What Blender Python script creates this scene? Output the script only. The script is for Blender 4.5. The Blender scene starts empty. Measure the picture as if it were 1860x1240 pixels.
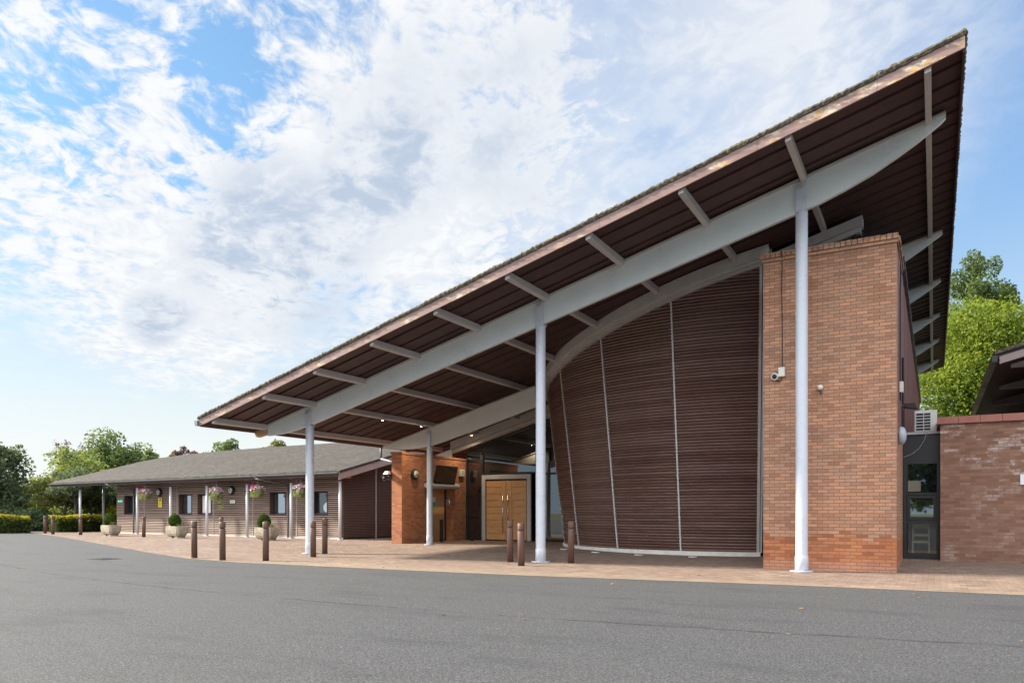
import bpy, math, random
import numpy as np
from mathutils import Vector, Matrix
R=math.radians
random.seed(7)
sc=bpy.context.scene
COL=sc.collection
# ------------------------------------------------------------------ node helpers
class G:
    def __init__(s,nt): s.nt=nt; s.n=nt.nodes; s.l=nt.links
    def _in(s,sock,v):
        if v is None: return
        if isinstance(v,bpy.types.NodeSocket): s.l.new(v,sock)
        else:
            if sock.type in('RGBA',) and len(v)==3: v=(*v,1)
            sock.default_value=v
    def m(s,op,a,b=None,c=None,clamp=False):
        n=s.n.new('ShaderNodeMath'); n.operation=op; n.use_clamp=clamp
        for i,x in enumerate((a,b,c)):
            if x is not None: s._in(n.inputs[i],x)
        return n.outputs[0]
    def vm(s,op,a,b=None,scale=None):
        n=s.n.new('ShaderNodeVectorMath'); n.operation=op
        s._in(n.inputs[0],a)
        if b is not None: s._in(n.inputs[1],b)
        if scale is not None: s._in(n.inputs['Scale'],scale)
        return n.outputs['Value'] if op in('DOT_PRODUCT','LENGTH','DISTANCE') else n.outputs[0]
    def sep(s,v):
        n=s.n.new('ShaderNodeSeparateXYZ'); s._in(n.inputs[0],v); return n.outputs
    def comb(s,x,y,z):
        n=s.n.new('ShaderNodeCombineXYZ')
        for i,k in enumerate((x,y,z)): s._in(n.inputs[i],k)
        return n.outputs[0]
    def noise(s,v,scale,detail=4,rough=.55,dist=0,col=False):
        n=s.n.new('ShaderNodeTexNoise'); s._in(n.inputs['Vector'],v)
        n.inputs['Scale'].default_value=scale; n.inputs['Detail'].default_value=detail
        n.inputs['Roughness'].default_value=rough; n.inputs['Distortion'].default_value=dist
        return n.outputs['Color'] if col else n.outputs['Fac']
    def vor(s,v,scale,feat='F1',out='Distance'):
        n=s.n.new('ShaderNodeTexVoronoi'); n.feature=feat; s._in(n.inputs['Vector'],v); n.inputs['Scale'].default_value=scale
        return n.outputs[out]
    def ramp(s,f,stops,interp='LINEAR'):
        n=s.n.new('ShaderNodeValToRGB'); s._in(n.inputs[0],f); cr=n.color_ramp; cr.interpolation=interp
        while len(cr.elements)<len(stops): cr.elements.new(.5)
        for e,(p,c) in zip(cr.elements,stops):
            e.position=p; e.color=(c,c,c,1) if not hasattr(c,'__len__') else (*c,1)
        return n.outputs[0]
    def mix(s,f,a,b,t='MIX'):
        n=s.n.new('ShaderNodeMix'); n.data_type='RGBA'; n.blend_type=t; n.clamp_factor=True
        s._in(n.inputs['Factor'],f); s._in(n.inputs[6],a); s._in(n.inputs[7],b); return n.outputs[2]
    def mapr(s,f,a,b,c=0,d=1,smooth=True):
        n=s.n.new('ShaderNodeMapRange'); n.interpolation_type='SMOOTHSTEP' if smooth else 'LINEAR'
        for i,x in enumerate((f,a,b,c,d)): s._in(n.inputs[i],x)
        return n.outputs[0]
    def scale(s,v,x,y,z): return s.vm('MULTIPLY',v,(x,y,z))
    def obj(s): 
        n=s.n.new('ShaderNodeTexCoord'); return n.outputs['Object']
    def nrm(s):
        n=s.n.new('ShaderNodeTexCoord'); return n.outputs['Normal']
    def pos(s):
        n=s.n.new('ShaderNodeNewGeometry'); return n.outputs['Position']
MATS={}
def mat(name,fn):
    m=bpy.data.materials.new(name); m.use_nodes=True; nt=m.node_tree
    p=nt.nodes['Principled BSDF']; g=G(nt)
    r=fn(g,p) or {}
    for k,v in r.items():
        if k=='bump':
            b=nt.nodes.new('ShaderNodeBump'); b.inputs['Strength'].default_value=v[1]; b.inputs['Distance'].default_value=v[2]
            nt.links.new(v[0],b.inputs['Height']); nt.links.new(b.outputs[0],p.inputs['Normal'])
        else: g._in(p.inputs[{'c':'Base Color','r':'Roughness','met':'Metallic','spec':'Specular IOR Level','ior':'IOR'}[k]],v)
    MATS[name]=m; return m
def plain(name,c,r=.5,var=.12,sc_=6,met=0):
    def f(g,p):
        n=g.noise(g.obj(),sc_,5,.6)
        n2=g.noise(g.obj(),sc_*9,3)
        k=g.m('ADD',g.m('MULTIPLY',n,.7),g.m('MULTIPLY',n2,.3))
        a=tuple(x*(1-var*2) for x in c); b=tuple(min(1,x*(1+var*2)) for x in c)
        return {'c':g.ramp(k,[(.25,a),(.75,b)]),'r':g.mapr(n,.3,.7,max(.02,r-.08),min(1,r+.08)),'met':met}
    return mat(name,f)
def brick_mat(name,stops,mortar,base=None,eff=0.0,hue=None):
    def f(g,p):
        o=g.sep(g.obj()); n=g.sep(g.nrm())
        nx=g.m('GREATER_THAN',g.m('ABSOLUTE',n[0]),.6)
        u=g.m('ADD',g.m('MULTIPLY',o[0],g.m('SUBTRACT',1,nx)),g.m('MULTIPLY',o[1],nx))
        v=g.comb(u,o[2],0)
        b=g.n.new('ShaderNodeTexBrick'); g._in(b.inputs['Vector'],v)
        b.offset=.5; b.inputs['Scale'].default_value=1; b.inputs['Brick Width'].default_value=.225; b.inputs['Row Height'].default_value=.075
        b.inputs['Mortar Size'].default_value=.0065; b.inputs['Mortar Smooth'].default_value=.3
        b.inputs['Color1'].default_value=(0,0,0,1); b.inputs['Color2'].default_value=(1,1,1,1); b.inputs['Mortar'].default_value=(.5,.5,.5,1); b.inputs['Bias'].default_value=0
        val=g.m('ADD',b.outputs['Color'],0)
        fac=b.outputs['Fac']
        big=g.noise(g.obj(),.9,4,.6)
        big2=g.noise(g.obj(),.45,3,.6)
        vv=g.m('ADD',g.m('ADD',g.m('MULTIPLY',val,.62),g.m('MULTIPLY',big,.35)),g.m('MULTIPLY',g.m('SUBTRACT',big2,.5),.35))
        c=g.ramp(vv,stops)
        if base:
            zz=g.m('ADD',o[2],g.m('ADD',g.m('MULTIPLY',g.m('SUBTRACT',val,.5),.22),g.m('MULTIPLY',g.m('SUBTRACT',g.noise(g.comb(u,0,0),.9,2),.5),.7)))
            k=g.mapr(zz,.72,.76,1,0)
            cb=g.ramp(val,[(0,(0.299,0.088,0.035)),(.35,(0.440,0.145,0.053)),(.7,(0.510,0.194,0.075)),(1,(0.387,0.141,0.079))])
            c=g.mix(k,c,cb)
            k2=g.mapr(o[2],.16,.30,.8,0)
            c=g.mix(g.m('MULTIPLY',k2,g.noise(g.obj(),2.5,3)),c,(.50,.28,.22))
        if eff:
            e=g.mapr(g.noise(g.scale(g.obj(),1,1,1.6),1.6,5,.65),.49,.64,0,eff)
            e=g.m('MULTIPLY',e,g.mapr(o[2],1.4,2.4,.35,1))
            c=g.mix(g.m('MULTIPLY',e,g.mapr(val,.2,.6)),c,(.54,.45,.42))
        fine=g.noise(g.obj(),38,4,.7)
        c=g.mix(g.mapr(fine,.3,.8,.0,.35),c,(.12,.075,.05))
        c=g.mix(g.mapr(big2,.46,.68,0,.34 if base else 0),c,g.mix(val,(.36,.15,.075),(.52,.24,.12)))
        mt=g.mix(g.noise(g.obj(),20,3),tuple(x*.7 for x in mortar),mortar)
        c=g.mix(fac,c,mt)
        h=g.m('SUBTRACT',g.m('MULTIPLY',fine,.25),fac)
        return {'c':c,'r':.88,'bump':(h,.55,.008)}
    return mat(name,f)
BRICK_W=brick_mat('weathered_brick',[(.1,(0.314,0.151,0.092)),(.33,(0.381,0.199,0.125)),(.52,(0.431,0.252,0.168)),(.72,(0.515,0.252,0.146)),(.97,(0.638,0.370,0.258))],(0.213,0.129,0.084),base=True)
BRICK_O=brick_mat('orange_brick',[(.1,(.26,.085,.035)),(.5,(.40,.14,.055)),(.9,(.50,.19,.08))],(.28,.20,.15))
BRICK_R=brick_mat('pinkish_brick',[(.1,(0.195,0.086,0.053)),(.4,(0.254,0.125,0.078)),(.7,(0.292,0.152,0.098)),(.95,(0.351,0.195,0.136))],(0.195,0.148,0.121),eff=.95)
def wood(name,c1,c2,r=.55,ax=0,sx=.6,sy=22,grey=None,gz=None):
    def f(g,p):
        v=[sy,sy,sy]; v[ax]=sx
        n=g.noise(g.scale(g.obj(),*v),1,5,.6)
        n2=g.noise(g.obj(),1.3,3)
        c=g.ramp(g.m('ADD',g.m('MULTIPLY',n,.75),g.m('MULTIPLY',n2,.25)),[(.3,c1),(.7,c2)])
        if grey: c=g.mix(g.mapr(g.noise(g.scale(g.obj(),*[q*.4 for q in v]),1,4,.7),.45,.68,0,.7),c,grey)
        return {'c':c,'r':r,'bump':(n,.25,.004)}
    return mat(name,f)
WHITE_STEEL=plain('painted_steel',(.66,.70,.70),.34,.045,1.3)
COLUMN_STEEL=plain('column_paint',(.52,.55,.61),.30,.03,3)
GREY_STEEL=plain('grey_steel',(.40,.39,.38),.45,.06,3)
RING_STEEL=plain('ring_steel',(.44,.43,.42),.4,.08,3)
DARK_METAL=plain('dark_metal',(.022,.023,.026),.4,.1,4)
BLACK=plain('black_plastic',(.012,.012,.013),.45,.1,9)
SOFFIT=wood('soffit_board',(.038,.017,.017),(.075,.033,.031),.6,0,.5,14)
def f_louvre(g,p):
    o=g.sep(g.pos()); ang=g.m('ARCTAN2',g.m('SUBTRACT',o[1],26.9),g.m('SUBTRACT',o[0],-5.9))
    row=g.m('FLOOR',g.m('DIVIDE',g.m('SUBTRACT',o[2],.215),.083)); pan=g.m('FLOOR',g.m('DIVIDE',g.m('ADD',ang,1.2915),.34383))
    wn=g.n.new('ShaderNodeTexWhiteNoise'); wn.noise_dimensions='2D'; g._in(wn.inputs['Vector'],g.comb(row,pan,0))
    along=g.noise(g.comb(g.m('MULTIPLY',ang,14),g.m('MULTIPLY',row,3.7),pan),1,3,.6)
    patch=g.noise(g.pos(),.55,4,.6)
    k=g.m('ADD',g.m('MULTIPLY',wn.outputs['Value'],.28),g.m('ADD',g.m('MULTIPLY',along,.40),g.m('MULTIPLY',patch,.40)))
    c=g.ramp(k,[(.28,(.095,.042,.033)),(.5,(.150,.076,.058)),(.72,(.205,.122,.10)),(.9,(.26,.18,.155))])
    return {'c':c,'r':g.mapr(along,.3,.7,.32,.5)}
LOUVRE=mat('dark_louvre',f_louvre)
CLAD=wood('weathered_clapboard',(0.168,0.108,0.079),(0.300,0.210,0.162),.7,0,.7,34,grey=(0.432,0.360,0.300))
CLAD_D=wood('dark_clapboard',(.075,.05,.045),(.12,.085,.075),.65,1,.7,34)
REVEAL=wood('window_lining',(.055,.022,.018),(.09,.036,.03),.5,2,.8,30)
OAK=wood('oak_board',(.44,.22,.085),(.66,.38,.17),.45,0,1.5,26)
BOLLARD=wood('bollard_timber',(.075,.036,.024),(.14,.07,.045),.6,2,2.,40,grey=(.13,.085,.065))
RED_CLAD=wood('red_cladding',(.16,.068,.055),(.22,.10,.08),.7,2,.4,12)
COPING_RED=plain('red_coping',(.33,.135,.105),.8,.14,5)
TIMBER_END=plain('bare_timber',(.52,.30,.15),.7,.2,6)
BARGE=plain('barge_board',(.27,.215,.20),.6,.1,3)
def f_fascia(g,p):
    o=g.obj(); s_=g.noise(g.scale(o,.8,5,9),1,5,.6)
    c=g.ramp(s_,[(.3,(0.170,0.100,0.085)),(.7,(0.272,0.180,0.163))])
    pk=g.m('MULTIPLY',g.mapr(g.noise(g.scale(o,.9,3,3.2),1.1,6,.7),.52,.62),g.mapr(g.noise(o,.35,2),.35,.6))
    c=g.mix(pk,c,g.ramp(g.noise(o,6,3),[(.4,(.46,.29,.12)),(.6,(.58,.52,.42))]))
    return {'c':c,'r':.7}
FASCIA=mat('flaking_fascia',f_fascia)
def f_moss(g,p):
    o=g.obj()
    n=g.noise(o,13,5,.75); n2=g.noise(o,2.1,4,.6); n3=g.vor(o,17,'F1','Distance')
    c=g.ramp(n,[(.3,(.022,.018,.014)),(.45,(.065,.052,.038)),(.55,(.105,.092,.062)),(.66,(.20,.185,.15)),(.8,(.30,.27,.19))])
    c=g.mix(g.mapr(n2,.55,.7,0,.5),c,(.17,.135,.035))
    c=g.mix(g.mapr(n3,.0,.16,.55,0),c,(.33,.34,.29))
    return {'c':c,'r':.95,'bump':(n,.8,.03)}
MOSS=mat('mossy_tile_edge',f_moss)
def f_shingle(g,p):
    o=g.sep(g.obj())
    v=g.comb(o[0],g.m('MULTIPLY',o[1],1.03),0)
    b=g.n.new('ShaderNodeTexBrick'); g._in(b.inputs['Vector'],v); b.inputs['Scale'].default_value=1
    b.inputs['Brick Width'].default_value=.21; b.inputs['Row Height'].default_value=.15; b.inputs['Mortar Size'].default_value=.012
    b.inputs['Color1'].default_value=(0,0,0,1); b.inputs['Color2'].default_value=(1,1,1,1)
    val=g.m('ADD',b.outputs['Color'],0)
    n=g.noise(g.obj(),.6,5,.65); n2=g.noise(g.obj(),9,5,.7)
    k=g.m('ADD',g.m('MULTIPLY',val,.4),g.m('ADD',g.m('MULTIPLY',n,.35),g.m('MULTIPLY',n2,.35)))
    c=g.ramp(k,[(.25,(.010,.008,.006)),(.45,(.024,.019,.014)),(.62,(.045,.035,.026)),(.85,(.085,.069,.052))])
    c=g.mix(b.outputs['Fac'],c,(.03,.025,.02))
    c=g.mix(g.mapr(g.noise(g.obj(),2.4,5,.7),.56,.7,0,.45),c,(.062,.054,.034))
    return {'c':c,'r':.9,'bump':(g.m('SUBTRACT',n2,b.outputs['Fac']),.6,.02)}
SHINGLE=mat('brown_roof_tile',f_shingle)
def glass_fn(tint,ior,rough=.03):
    def f(g,p):
        w=g.noise(g.obj(),.9,2)
        return {'c':tint,'r':rough,'ior':ior,'bump':(w,.04,.02)}
    return f
GLASS_DARK=mat('dark_reflective_glass',glass_fn((.008,.012,.014),2.3,.015))
GLASS_SKY=mat('sky_reflecting_glass',glass_fn((.03,.045,.05),5.5,.02))
GLASS_SLOT=mat('green_tinted_glass',glass_fn((.012,.02,.014),3.0,.02))
def f_clear(g,p):
    nt=g.nt; t=nt.nodes.new('ShaderNodeBsdfTransparent'); t.inputs[0].default_value=(.88,.92,.90,1)
    gl=nt.nodes.new('ShaderNodeBsdfGlossy'); gl.inputs['Roughness'].default_value=.02
    fr=nt.nodes.new('ShaderNodeFresnel'); fr.inputs[0].default_value=1.75
    mx=nt.nodes.new('ShaderNodeMixShader'); nt.links.new(fr.outputs[0],mx.inputs[0]); nt.links.new(t.outputs[0],mx.inputs[1]); nt.links.new(gl.outputs[0],mx.inputs[2])
    nt.links.new(mx.outputs[0],nt.nodes['Material Output'].inputs[0])
GLASS_CLEAR=mat('clear_window_glass',f_clear)
def f_asphalt(g,p):
    o=g.pos(); x=g.sep(o)
    fine=g.noise(o,120,2,.7); mid=g.noise(o,48,3,.7); sp=g.vor(o,60,'F1','Distance')
    big=g.noise(o,.22,5,.6); med=g.noise(g.scale(o,.5,1.6,1),.9,5,.6)
    k=g.m('ADD',g.m('MULTIPLY',fine,.55),g.m('MULTIPLY',mid,.45))
    c=g.ramp(k,[(.36,(.006,.006,.007)),(.45,(.085,.086,.088)),(.53,(.17,.17,.17)),(.62,(.42,.41,.395))])
    c=g.mix(g.mapr(big,.35,.68,0,.32),c,(.165,.16,.15))
    c=g.mix(g.mapr(med,.5,.75,0,.42),c,(.068,.070,.076))
    stain=g.mapr(g.noise(g.scale(o,.14,.5,1),1.3,6,.7,.6),.56,.70,0,.38)
    c=g.mix(stain,c,(.060,.062,.066))
    c=g.mix(g.m('MULTIPLY',g.mapr(g.vor(o,7,'F1','Distance'),.02,.05,1,0),.55),c,(.45,.43,.40))
    # long laid joint and finer wandering cracks
    wob=g.m('MULTIPLY',g.m('SUBTRACT',g.noise(o,1.6,5,.7),.5),.34)
    jy=g.m('ADD',g.m('ADD',8.15,g.m('MULTIPLY',g.m('POWER',g.m('ABSOLUTE',g.m('ADD',x[0],7)),2),.0105)),wob)
    jd=g.m('ABSOLUTE',g.m('SUBTRACT',x[1],jy))
    w=g.m('MULTIPLY',g.noise(o,2.3,3),.075)
    jm=g.m('MULTIPLY',g.mapr(g.m('SUBTRACT',jd,w),-.03,.02,1,0),g.mapr(g.noise(o,.7,4,.7),.36,.56,.05,.72))
    c=g.mix(jm,c,(.028,.028,.030))
    c=g.vm('SCALE',c,scale=.46)
    c=g.mix(1.0,c,(.975,.995,1.025),'MULTIPLY')
    ly=g.m('ADD',g.m('ADD',11.1,g.m('MULTIPLY',x[0],.05)),g.m('MULTIPLY',wob,2))
    lm=g.m('MULTIPLY',g.mapr(g.m('ABSOLUTE',g.m('SUBTRACT',x[1],ly)),.03,.55,1,0),g.mapr(g.noise(o,.5,4,.7),.42,.62,0,.4))
    c=g.mix(lm,c,(.05,.051,.054))
    return {'c':c,'r':.82,'spec':.3,'bump':(k,.55,.006)}
ASPHALT=mat('worn_asphalt',f_asphalt)
def f_pave(g,p):
    o=g.pos()
    b=g.n.new('ShaderNodeTexBrick'); g._in(b.inputs['Vector'],o); b.inputs['Scale'].default_value=1
    b.inputs['Brick Width'].default_value=.2; b.inputs['Row Height'].default_value=.1; b.inputs['Mortar Size'].default_value=.004
    b.inputs['Color1'].default_value=(0,0,0,1); b.inputs['Color2'].default_value=(1,1,1,1)
    val=g.m('ADD',b.outputs['Color'],0)
    n=g.noise(g.scale(o,.4,1,1),.5,5,.65); n2=g.noise(o,14,4,.7); n3=g.noise(g.scale(o,.25,1.3,1),.8,5,.7)
    k=g.m('ADD',g.m('MULTIPLY',val,.35),g.m('ADD',g.m('MULTIPLY',n,.35),g.m('MULTIPLY',n2,.35)))
    c=g.ramp(k,[(.25,(0.129,0.090,0.071)),(.5,(0.202,0.144,0.112)),(.75,(0.258,0.194,0.153)),(.95,(0.310,0.245,0.202))])
    c=g.mix(g.mapr(n3,.55,.75,0,.5),c,(.15,.10,.075))
    c=g.mix(g.m('MULTIPLY',b.outputs['Fac'],.75),c,(.10,.065,.04))
    ch=g.m('MULTIPLY',g.mapr(g.noise(o,.5,3),.5,.66,0,.5),g.m('GREATER_THAN',val,.55))
    c=g.mix(ch,c,(.33,.265,.165))
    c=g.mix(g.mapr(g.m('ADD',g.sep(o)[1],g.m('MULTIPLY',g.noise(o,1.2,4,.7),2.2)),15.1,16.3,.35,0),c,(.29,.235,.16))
    return {'c':c,'r':.85,'spec':.3,'bump':(g.m('SUBTRACT',n2,g.m('MULTIPLY',b.outputs['Fac'],1.5)),.5,.006)}
PAVING=mat('tan_block_paving',f_pave)
def f_grass(g,p):
    o=g.pos(); return {'c':g.ramp(g.noise(o,3,5,.7),[(.3,(.035,.055,.012)),(.7,(.10,.12,.03))]),'r':1}
GRASS=mat('field_grass',f_grass)
def f_stone(g,p):
    o=g.obj(); n=g.noise(o,4,6,.7); st=g.noise(g.scale(o,7,7,.8),1,4,.6)
    c=g.ramp(n,[(.3,(.20,.165,.12)),(.7,(.42,.37,.29))])
    c=g.mix(g.mapr(st,.55,.7,0,.6),c,(.17,.15,.10))
    return {'c':c,'r':.95,'bump':(n,.6,.02)}
STONE=mat('trough_stone',f_stone)
def leaf_mat(name,ramp,trans=.4,tcol=(.25,.32,.04),nscale=.7):
    m=bpy.data.materials.new(name); m.use_nodes=True; nt=m.node_tree; g=G(nt)
    nt.nodes.remove(nt.nodes['Principled BSDF'])
    o=g.pos(); n=g.noise(o,nscale,3,.6); n2=g.noise(o,nscale*14,2,.6)
    c=g.ramp(g.m('ADD',g.m('MULTIPLY',n,.55),g.m('MULTIPLY',n2,.45)),ramp)
    d=nt.nodes.new('ShaderNodeBsdfDiffuse'); t=nt.nodes.new('ShaderNodeBsdfTranslucent'); s_=nt.nodes.new('ShaderNodeBsdfGlossy'); s_.inputs['Roughness'].default_value=.5
    nt.links.new(c,d.inputs[0]); tc=g.mix(.6,c,tcol); nt.links.new(tc,t.inputs[0])
    a=nt.nodes.new('ShaderNodeMixShader'); a.inputs[0].default_value=trans; nt.links.new(d.outputs[0],a.inputs[1]); nt.links.new(t.outputs[0],a.inputs[2])
    b=nt.nodes.new('ShaderNodeMixShader'); b.inputs[0].default_value=.012; nt.links.new(a.outputs[0],b.inputs[1]); nt.links.new(s_.outputs[0],b.inputs[2])
    nt.links.new(b.outputs[0],nt.nodes['Material Output'].inputs[0]); MATS[name]=m; return m
LEAF_MID=leaf_mat('mid_green_leaf',[(.3,(.065,.10,.032)),(.5,(.105,.15,.05)),(.7,(.16,.21,.075))],0.45,(.20,.27,.08))
LEAF_DARK=leaf_mat('dark_green_leaf',[(.3,(.06,.09,.045)),(.5,(.10,.135,.068)),(.7,(.15,.185,.095))],.4,(.18,.23,.10))
LEAF_LIGHT=leaf_mat('light_green_leaf',[(.3,(.10,.145,.035)),(.5,(.155,.20,.055)),(.7,(.22,.26,.08))],0.45,(.30,.35,.08))
LEAF_BRIGHT=leaf_mat('bright_yellow_green_leaf',[(.32,(.045,.085,.014)),(.48,(.12,.18,.026)),(.66,(.25,.29,.04))],.45,(.36,.42,.04),.5)
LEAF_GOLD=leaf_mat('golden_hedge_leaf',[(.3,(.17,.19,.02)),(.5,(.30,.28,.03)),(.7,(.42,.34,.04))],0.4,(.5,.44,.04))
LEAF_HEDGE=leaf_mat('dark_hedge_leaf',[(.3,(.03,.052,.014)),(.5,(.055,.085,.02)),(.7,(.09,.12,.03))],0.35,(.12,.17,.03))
LEAF_PURPLE=leaf_mat('purple_leaf',[(.3,(.09,.055,.06)),(.5,(.13,.085,.085)),(.7,(.17,.12,.11))],0.4,(.2,.12,.11))
LEAF_BOX=leaf_mat('box_leaf',[(.3,(.02,.05,.008)),(.5,(.045,.09,.012)),(.7,(.10,.15,.02))],.25,(.15,.22,.02),3)
LEAF_OLIVE=leaf_mat('olive_leaf',[(.3,(.095,.105,.03)),(.5,(.15,.16,.045)),(.7,(.22,.21,.07))],0.45,(.28,.27,.06))
BARK=wood('tree_bark',(.05,.04,.03),(.11,.09,.07),.95,2,2,18)
def emis(name,c,st):
    m=bpy.data.materials.new(name); m.use_nodes=True; p=m.node_tree.nodes['Principled BSDF']
    p.inputs['Base Color'].default_value=(*c,1); p.inputs['Emission Color'].default_value=(*c,1); p.inputs['Emission Strength'].default_value=st
    return m
LAMP_ON=emis('lit_lamp',(1,.78,.48),28)
PETAL_W=plain('pale_pink_petal',(.62,.45,.52),.6,.15,20)
PETAL_R=plain('magenta_petal',(.55,.03,.14),.6,.15,20)
# ------------------------------------------------------------------ geometry
class MB:
    def __init__(s): s.v=[]; s.f=[]
    def add(s,vs,fs):
        o=len(s.v); s.v+=[tuple(q) for q in vs]; s.f+=[tuple(i+o for i in q) for q in fs]; return s
    def hexa(s,p):   # 8 points: bottom 4 ccw, top 4
        return s.add(p,[(0,3,2,1),(4,5,6,7),(0,1,5,4),(1,2,6,5),(2,3,7,6),(3,0,4,7)])
    def box(s,x0,x1,y0,y1,z0,z1):
        return s.hexa([(x0,y0,z0),(x1,y0,z0),(x1,y1,z0),(x0,y1,z0),(x0,y0,z1),(x1,y0,z1),(x1,y1,z1),(x0,y1,z1)])
    def tube(s,p0,p1,r0,r1=None,n=12,caps=True):
        r1=r0 if r1 is None else r1
        p0=Vector(p0);p1=Vector(p1);d=(p1-p0).normalized()
        a=d.orthogonal().normalized(); b=d.cross(a)
        vs=[]
        for p,r in((p0,r0),(p1,r1)):
            for i in range(n):
                t=2*math.pi*i/n; vs.append(p+(a*math.cos(t)+b*math.sin(t))*r)
        fs=[(i,(i+1)%n,n+(i+1)%n,n+i) for i in range(n)]
        if caps: fs+=[tuple(range(n-1,-1,-1)),tuple(range(n,2*n))]
        return s.add(vs,fs)
    def poly(s,pts,r,n=8):
        for a,b in zip(pts,pts[1:]): s.tube(a,b,r,r,n)
        return s
    def lathe(s,prof,c=(0,0,0),n=20,axis='z'):
        vs=[];m=len(prof)
        for r,z in prof:
            for i in range(n):
                t=2*math.pi*i/n; x,y=r*math.cos(t),r*math.sin(t)
                if axis=='z': q=(c[0]+x,c[1]+y,c[2]+z)
                elif axis=='y': q=(c[0]+x,c[1]-z,c[2]+y)   # z grows towards -Y
                else: q=(c[0]+z,c[1]+x,c[2]+y)
                vs.append(q)
        fs=[(j*n+i,j*n+(i+1)%n,(j+1)*n+(i+1)%n,(j+1)*n+i) for j in range(m-1) for i in range(n)]
        fs+=[tuple(range(n-1,-1,-1)),tuple((m-1)*n+i for i in range(n))]
        return s.add(vs,fs)
    def prism(s,pts,axis,a,b):  # polygon extruded along axis between a and b; pts are the other two coords
        n=len(pts)
        def q(p,t):
            return {'x':(t,p[0],p[1]),'y':(p[0],t,p[1]),'z':(p[0],p[1],t)}[axis]
        vs=[q(p,a) for p in pts]+[q(p,b) for p in pts]
        return s.add(vs,[(i,(i+1)%n,n+(i+1)%n,n+i) for i in range(n)]+[tuple(range(n-1,-1,-1)),tuple(range(n,2*n))])
    def build(s,name,m,parent=None,smooth=False,bevel=0):
        off=Vector(parent.get('_base',(0,0,0))) if parent is not None else Vector((0,0,0))
        me=bpy.data.meshes.new(name)
        me.from_pydata([(x-off.x,y-off.y,z-off.z) for x,y,z in s.v],[],s.f)
        import bmesh
        bm=bmesh.new(); bm.from_mesh(me); bmesh.ops.recalc_face_normals(bm,faces=bm.faces); bm.to_mesh(me); bm.free()
        me.materials.append(m)
        if smooth:
            for p in me.polygons: p.use_smooth=len(p.vertices)==4
        me.update()
        o=bpy.data.objects.new(name,me); COL.objects.link(o)
        if parent is not None: o.parent=parent; o['_base']=tuple(off)
        if bevel:
            b=o.modifiers.new('bevel','BEVEL'); b.width=bevel; b.segments=2; b.limit_method='ANGLE'
        return o
def empty(name,label,cat,loc=(0,0,0),rz=0,group=None,local=False):
    o=bpy.data.objects.new(name,None); o.empty_display_size=.3; COL.objects.link(o)
    o.location=loc; o.rotation_euler=(0,0,rz); o['label']=label; o['category']=cat
    if group: o['group']=group
    o['_base']=(0,0,0) if local else tuple(loc)   # local: parts already in the thing's own coordinates
    return o
def tag(o,label,cat,group=None):
    o['label']=label; o['category']=cat
    if group: o['group']=group
    return o
def move_origin(o,loc):
    l=Vector(loc); o.data.transform(Matrix.Translation(-l)); o.location=l; return o
def dup(o,loc=None,rz=None,label=None,parent=None):
    c=o.copy(); COL.objects.link(c)
    if parent is not None: c.parent=parent
    if loc is not None: c.location=loc
    if rz is not None: c.rotation_euler=(0,0,rz)
    if label: c['label']=label
    for ch in list(o.children): dup(ch,parent=c)
    return c
# ------------------------------------------------------------------ ground
def gz(y): return .12*min(1,max(0,(y-16.5)/5))
def ground():
    mb=MB()
    ys=[-400,16.5,21.5,1500]
    for a,b in zip(ys,ys[1:]):
        mb.add([(-900,a,gz(a)-.012),(900,a,gz(a)-.012),(900,b,gz(b)-.012),(-900,b,gz(b)-.012)],[(0,1,2,3)])
    mb.build('ground',GRASS)['kind']='structure'
    mb=MB()
    ys=[-60,0,10,16.5,21.5,24,29]
    for a,b in zip(ys,ys[1:]):
        mb.add([(-70,a,gz(a)-.004),(40,a,gz(a)-.004),(40,b,gz(b)-.004),(-70,b,gz(b)-.004)],[(0,1,2,3)])
    mb.build('road',ASPHALT)['kind']='structure'
    e=[(-46.5,24.3),(-44.3,23.5),(-34.55,20.04),(-25.15,16.55),(-21.4,15.0),(-18.5,13.95),(-15.8,13.45),(-11,13.48),(-7.6,13.55),(-2.63,14.08),(1.23,14.23),(14,14.9)]
    mb=MB(); xs=[-46.5+i*.5 for i in range(122)]
    def ye(x):
        for (a,ya),(b,yb) in zip(e,e[1:]):
            if a<=x<=b:
                t=(x-a)/(b-a); return ya+(yb-ya)*t+.02*math.sin(x*5.1)*math.sin(x*1.7)
        return e[-1][1]
    for a,b in zip(xs,xs[1:]):
        ra=[ye(a)]; rb=[ye(b)]
        for q in(16.5,21.5,60):
            ra.append(max(ra[0]+.001*len(ra),q)); rb.append(max(rb[0]+.001*len(rb),q))
        for i in range(3):
            mb.add([(a,ra[i],gz(ra[i])),(b,rb[i],gz(rb[i])),(b,rb[i+1],gz(rb[i+1])),(a,ra[i+1],gz(ra[i+1]))],[(0,1,2,3)])
    mb.build('pavement',PAVING)['kind']='structure'
ground()
# ------------------------------------------------------------------ main pavilion
PAV=empty('visitor_pavilion','large pavilion with a sloping canopy roof on white columns, dark louvred drum and brick tower','building',(-9,18,0))
def S(x): return 4.12+.2725*(x+18.75)      # soffit height
XL,XR,YF,YB=-19.28,.46,15.0,48.0
mb=MB()
mb.hexa([(XL,YF+.04,S(XL)+.13),(XR,YF+.04,S(XR)+.13),(XR,YB,S(XR)+.13),(XL,YB,S(XL)+.13),(XL,YF+.04,S(XL)+.24),(XR,YF+.04,S(XR)+.24),(XR,YB,S(XR)+.24),(XL,YB,S(XL)+.24)])
ROOF=mb.build('roof',SHINGLE,PAV)
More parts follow.
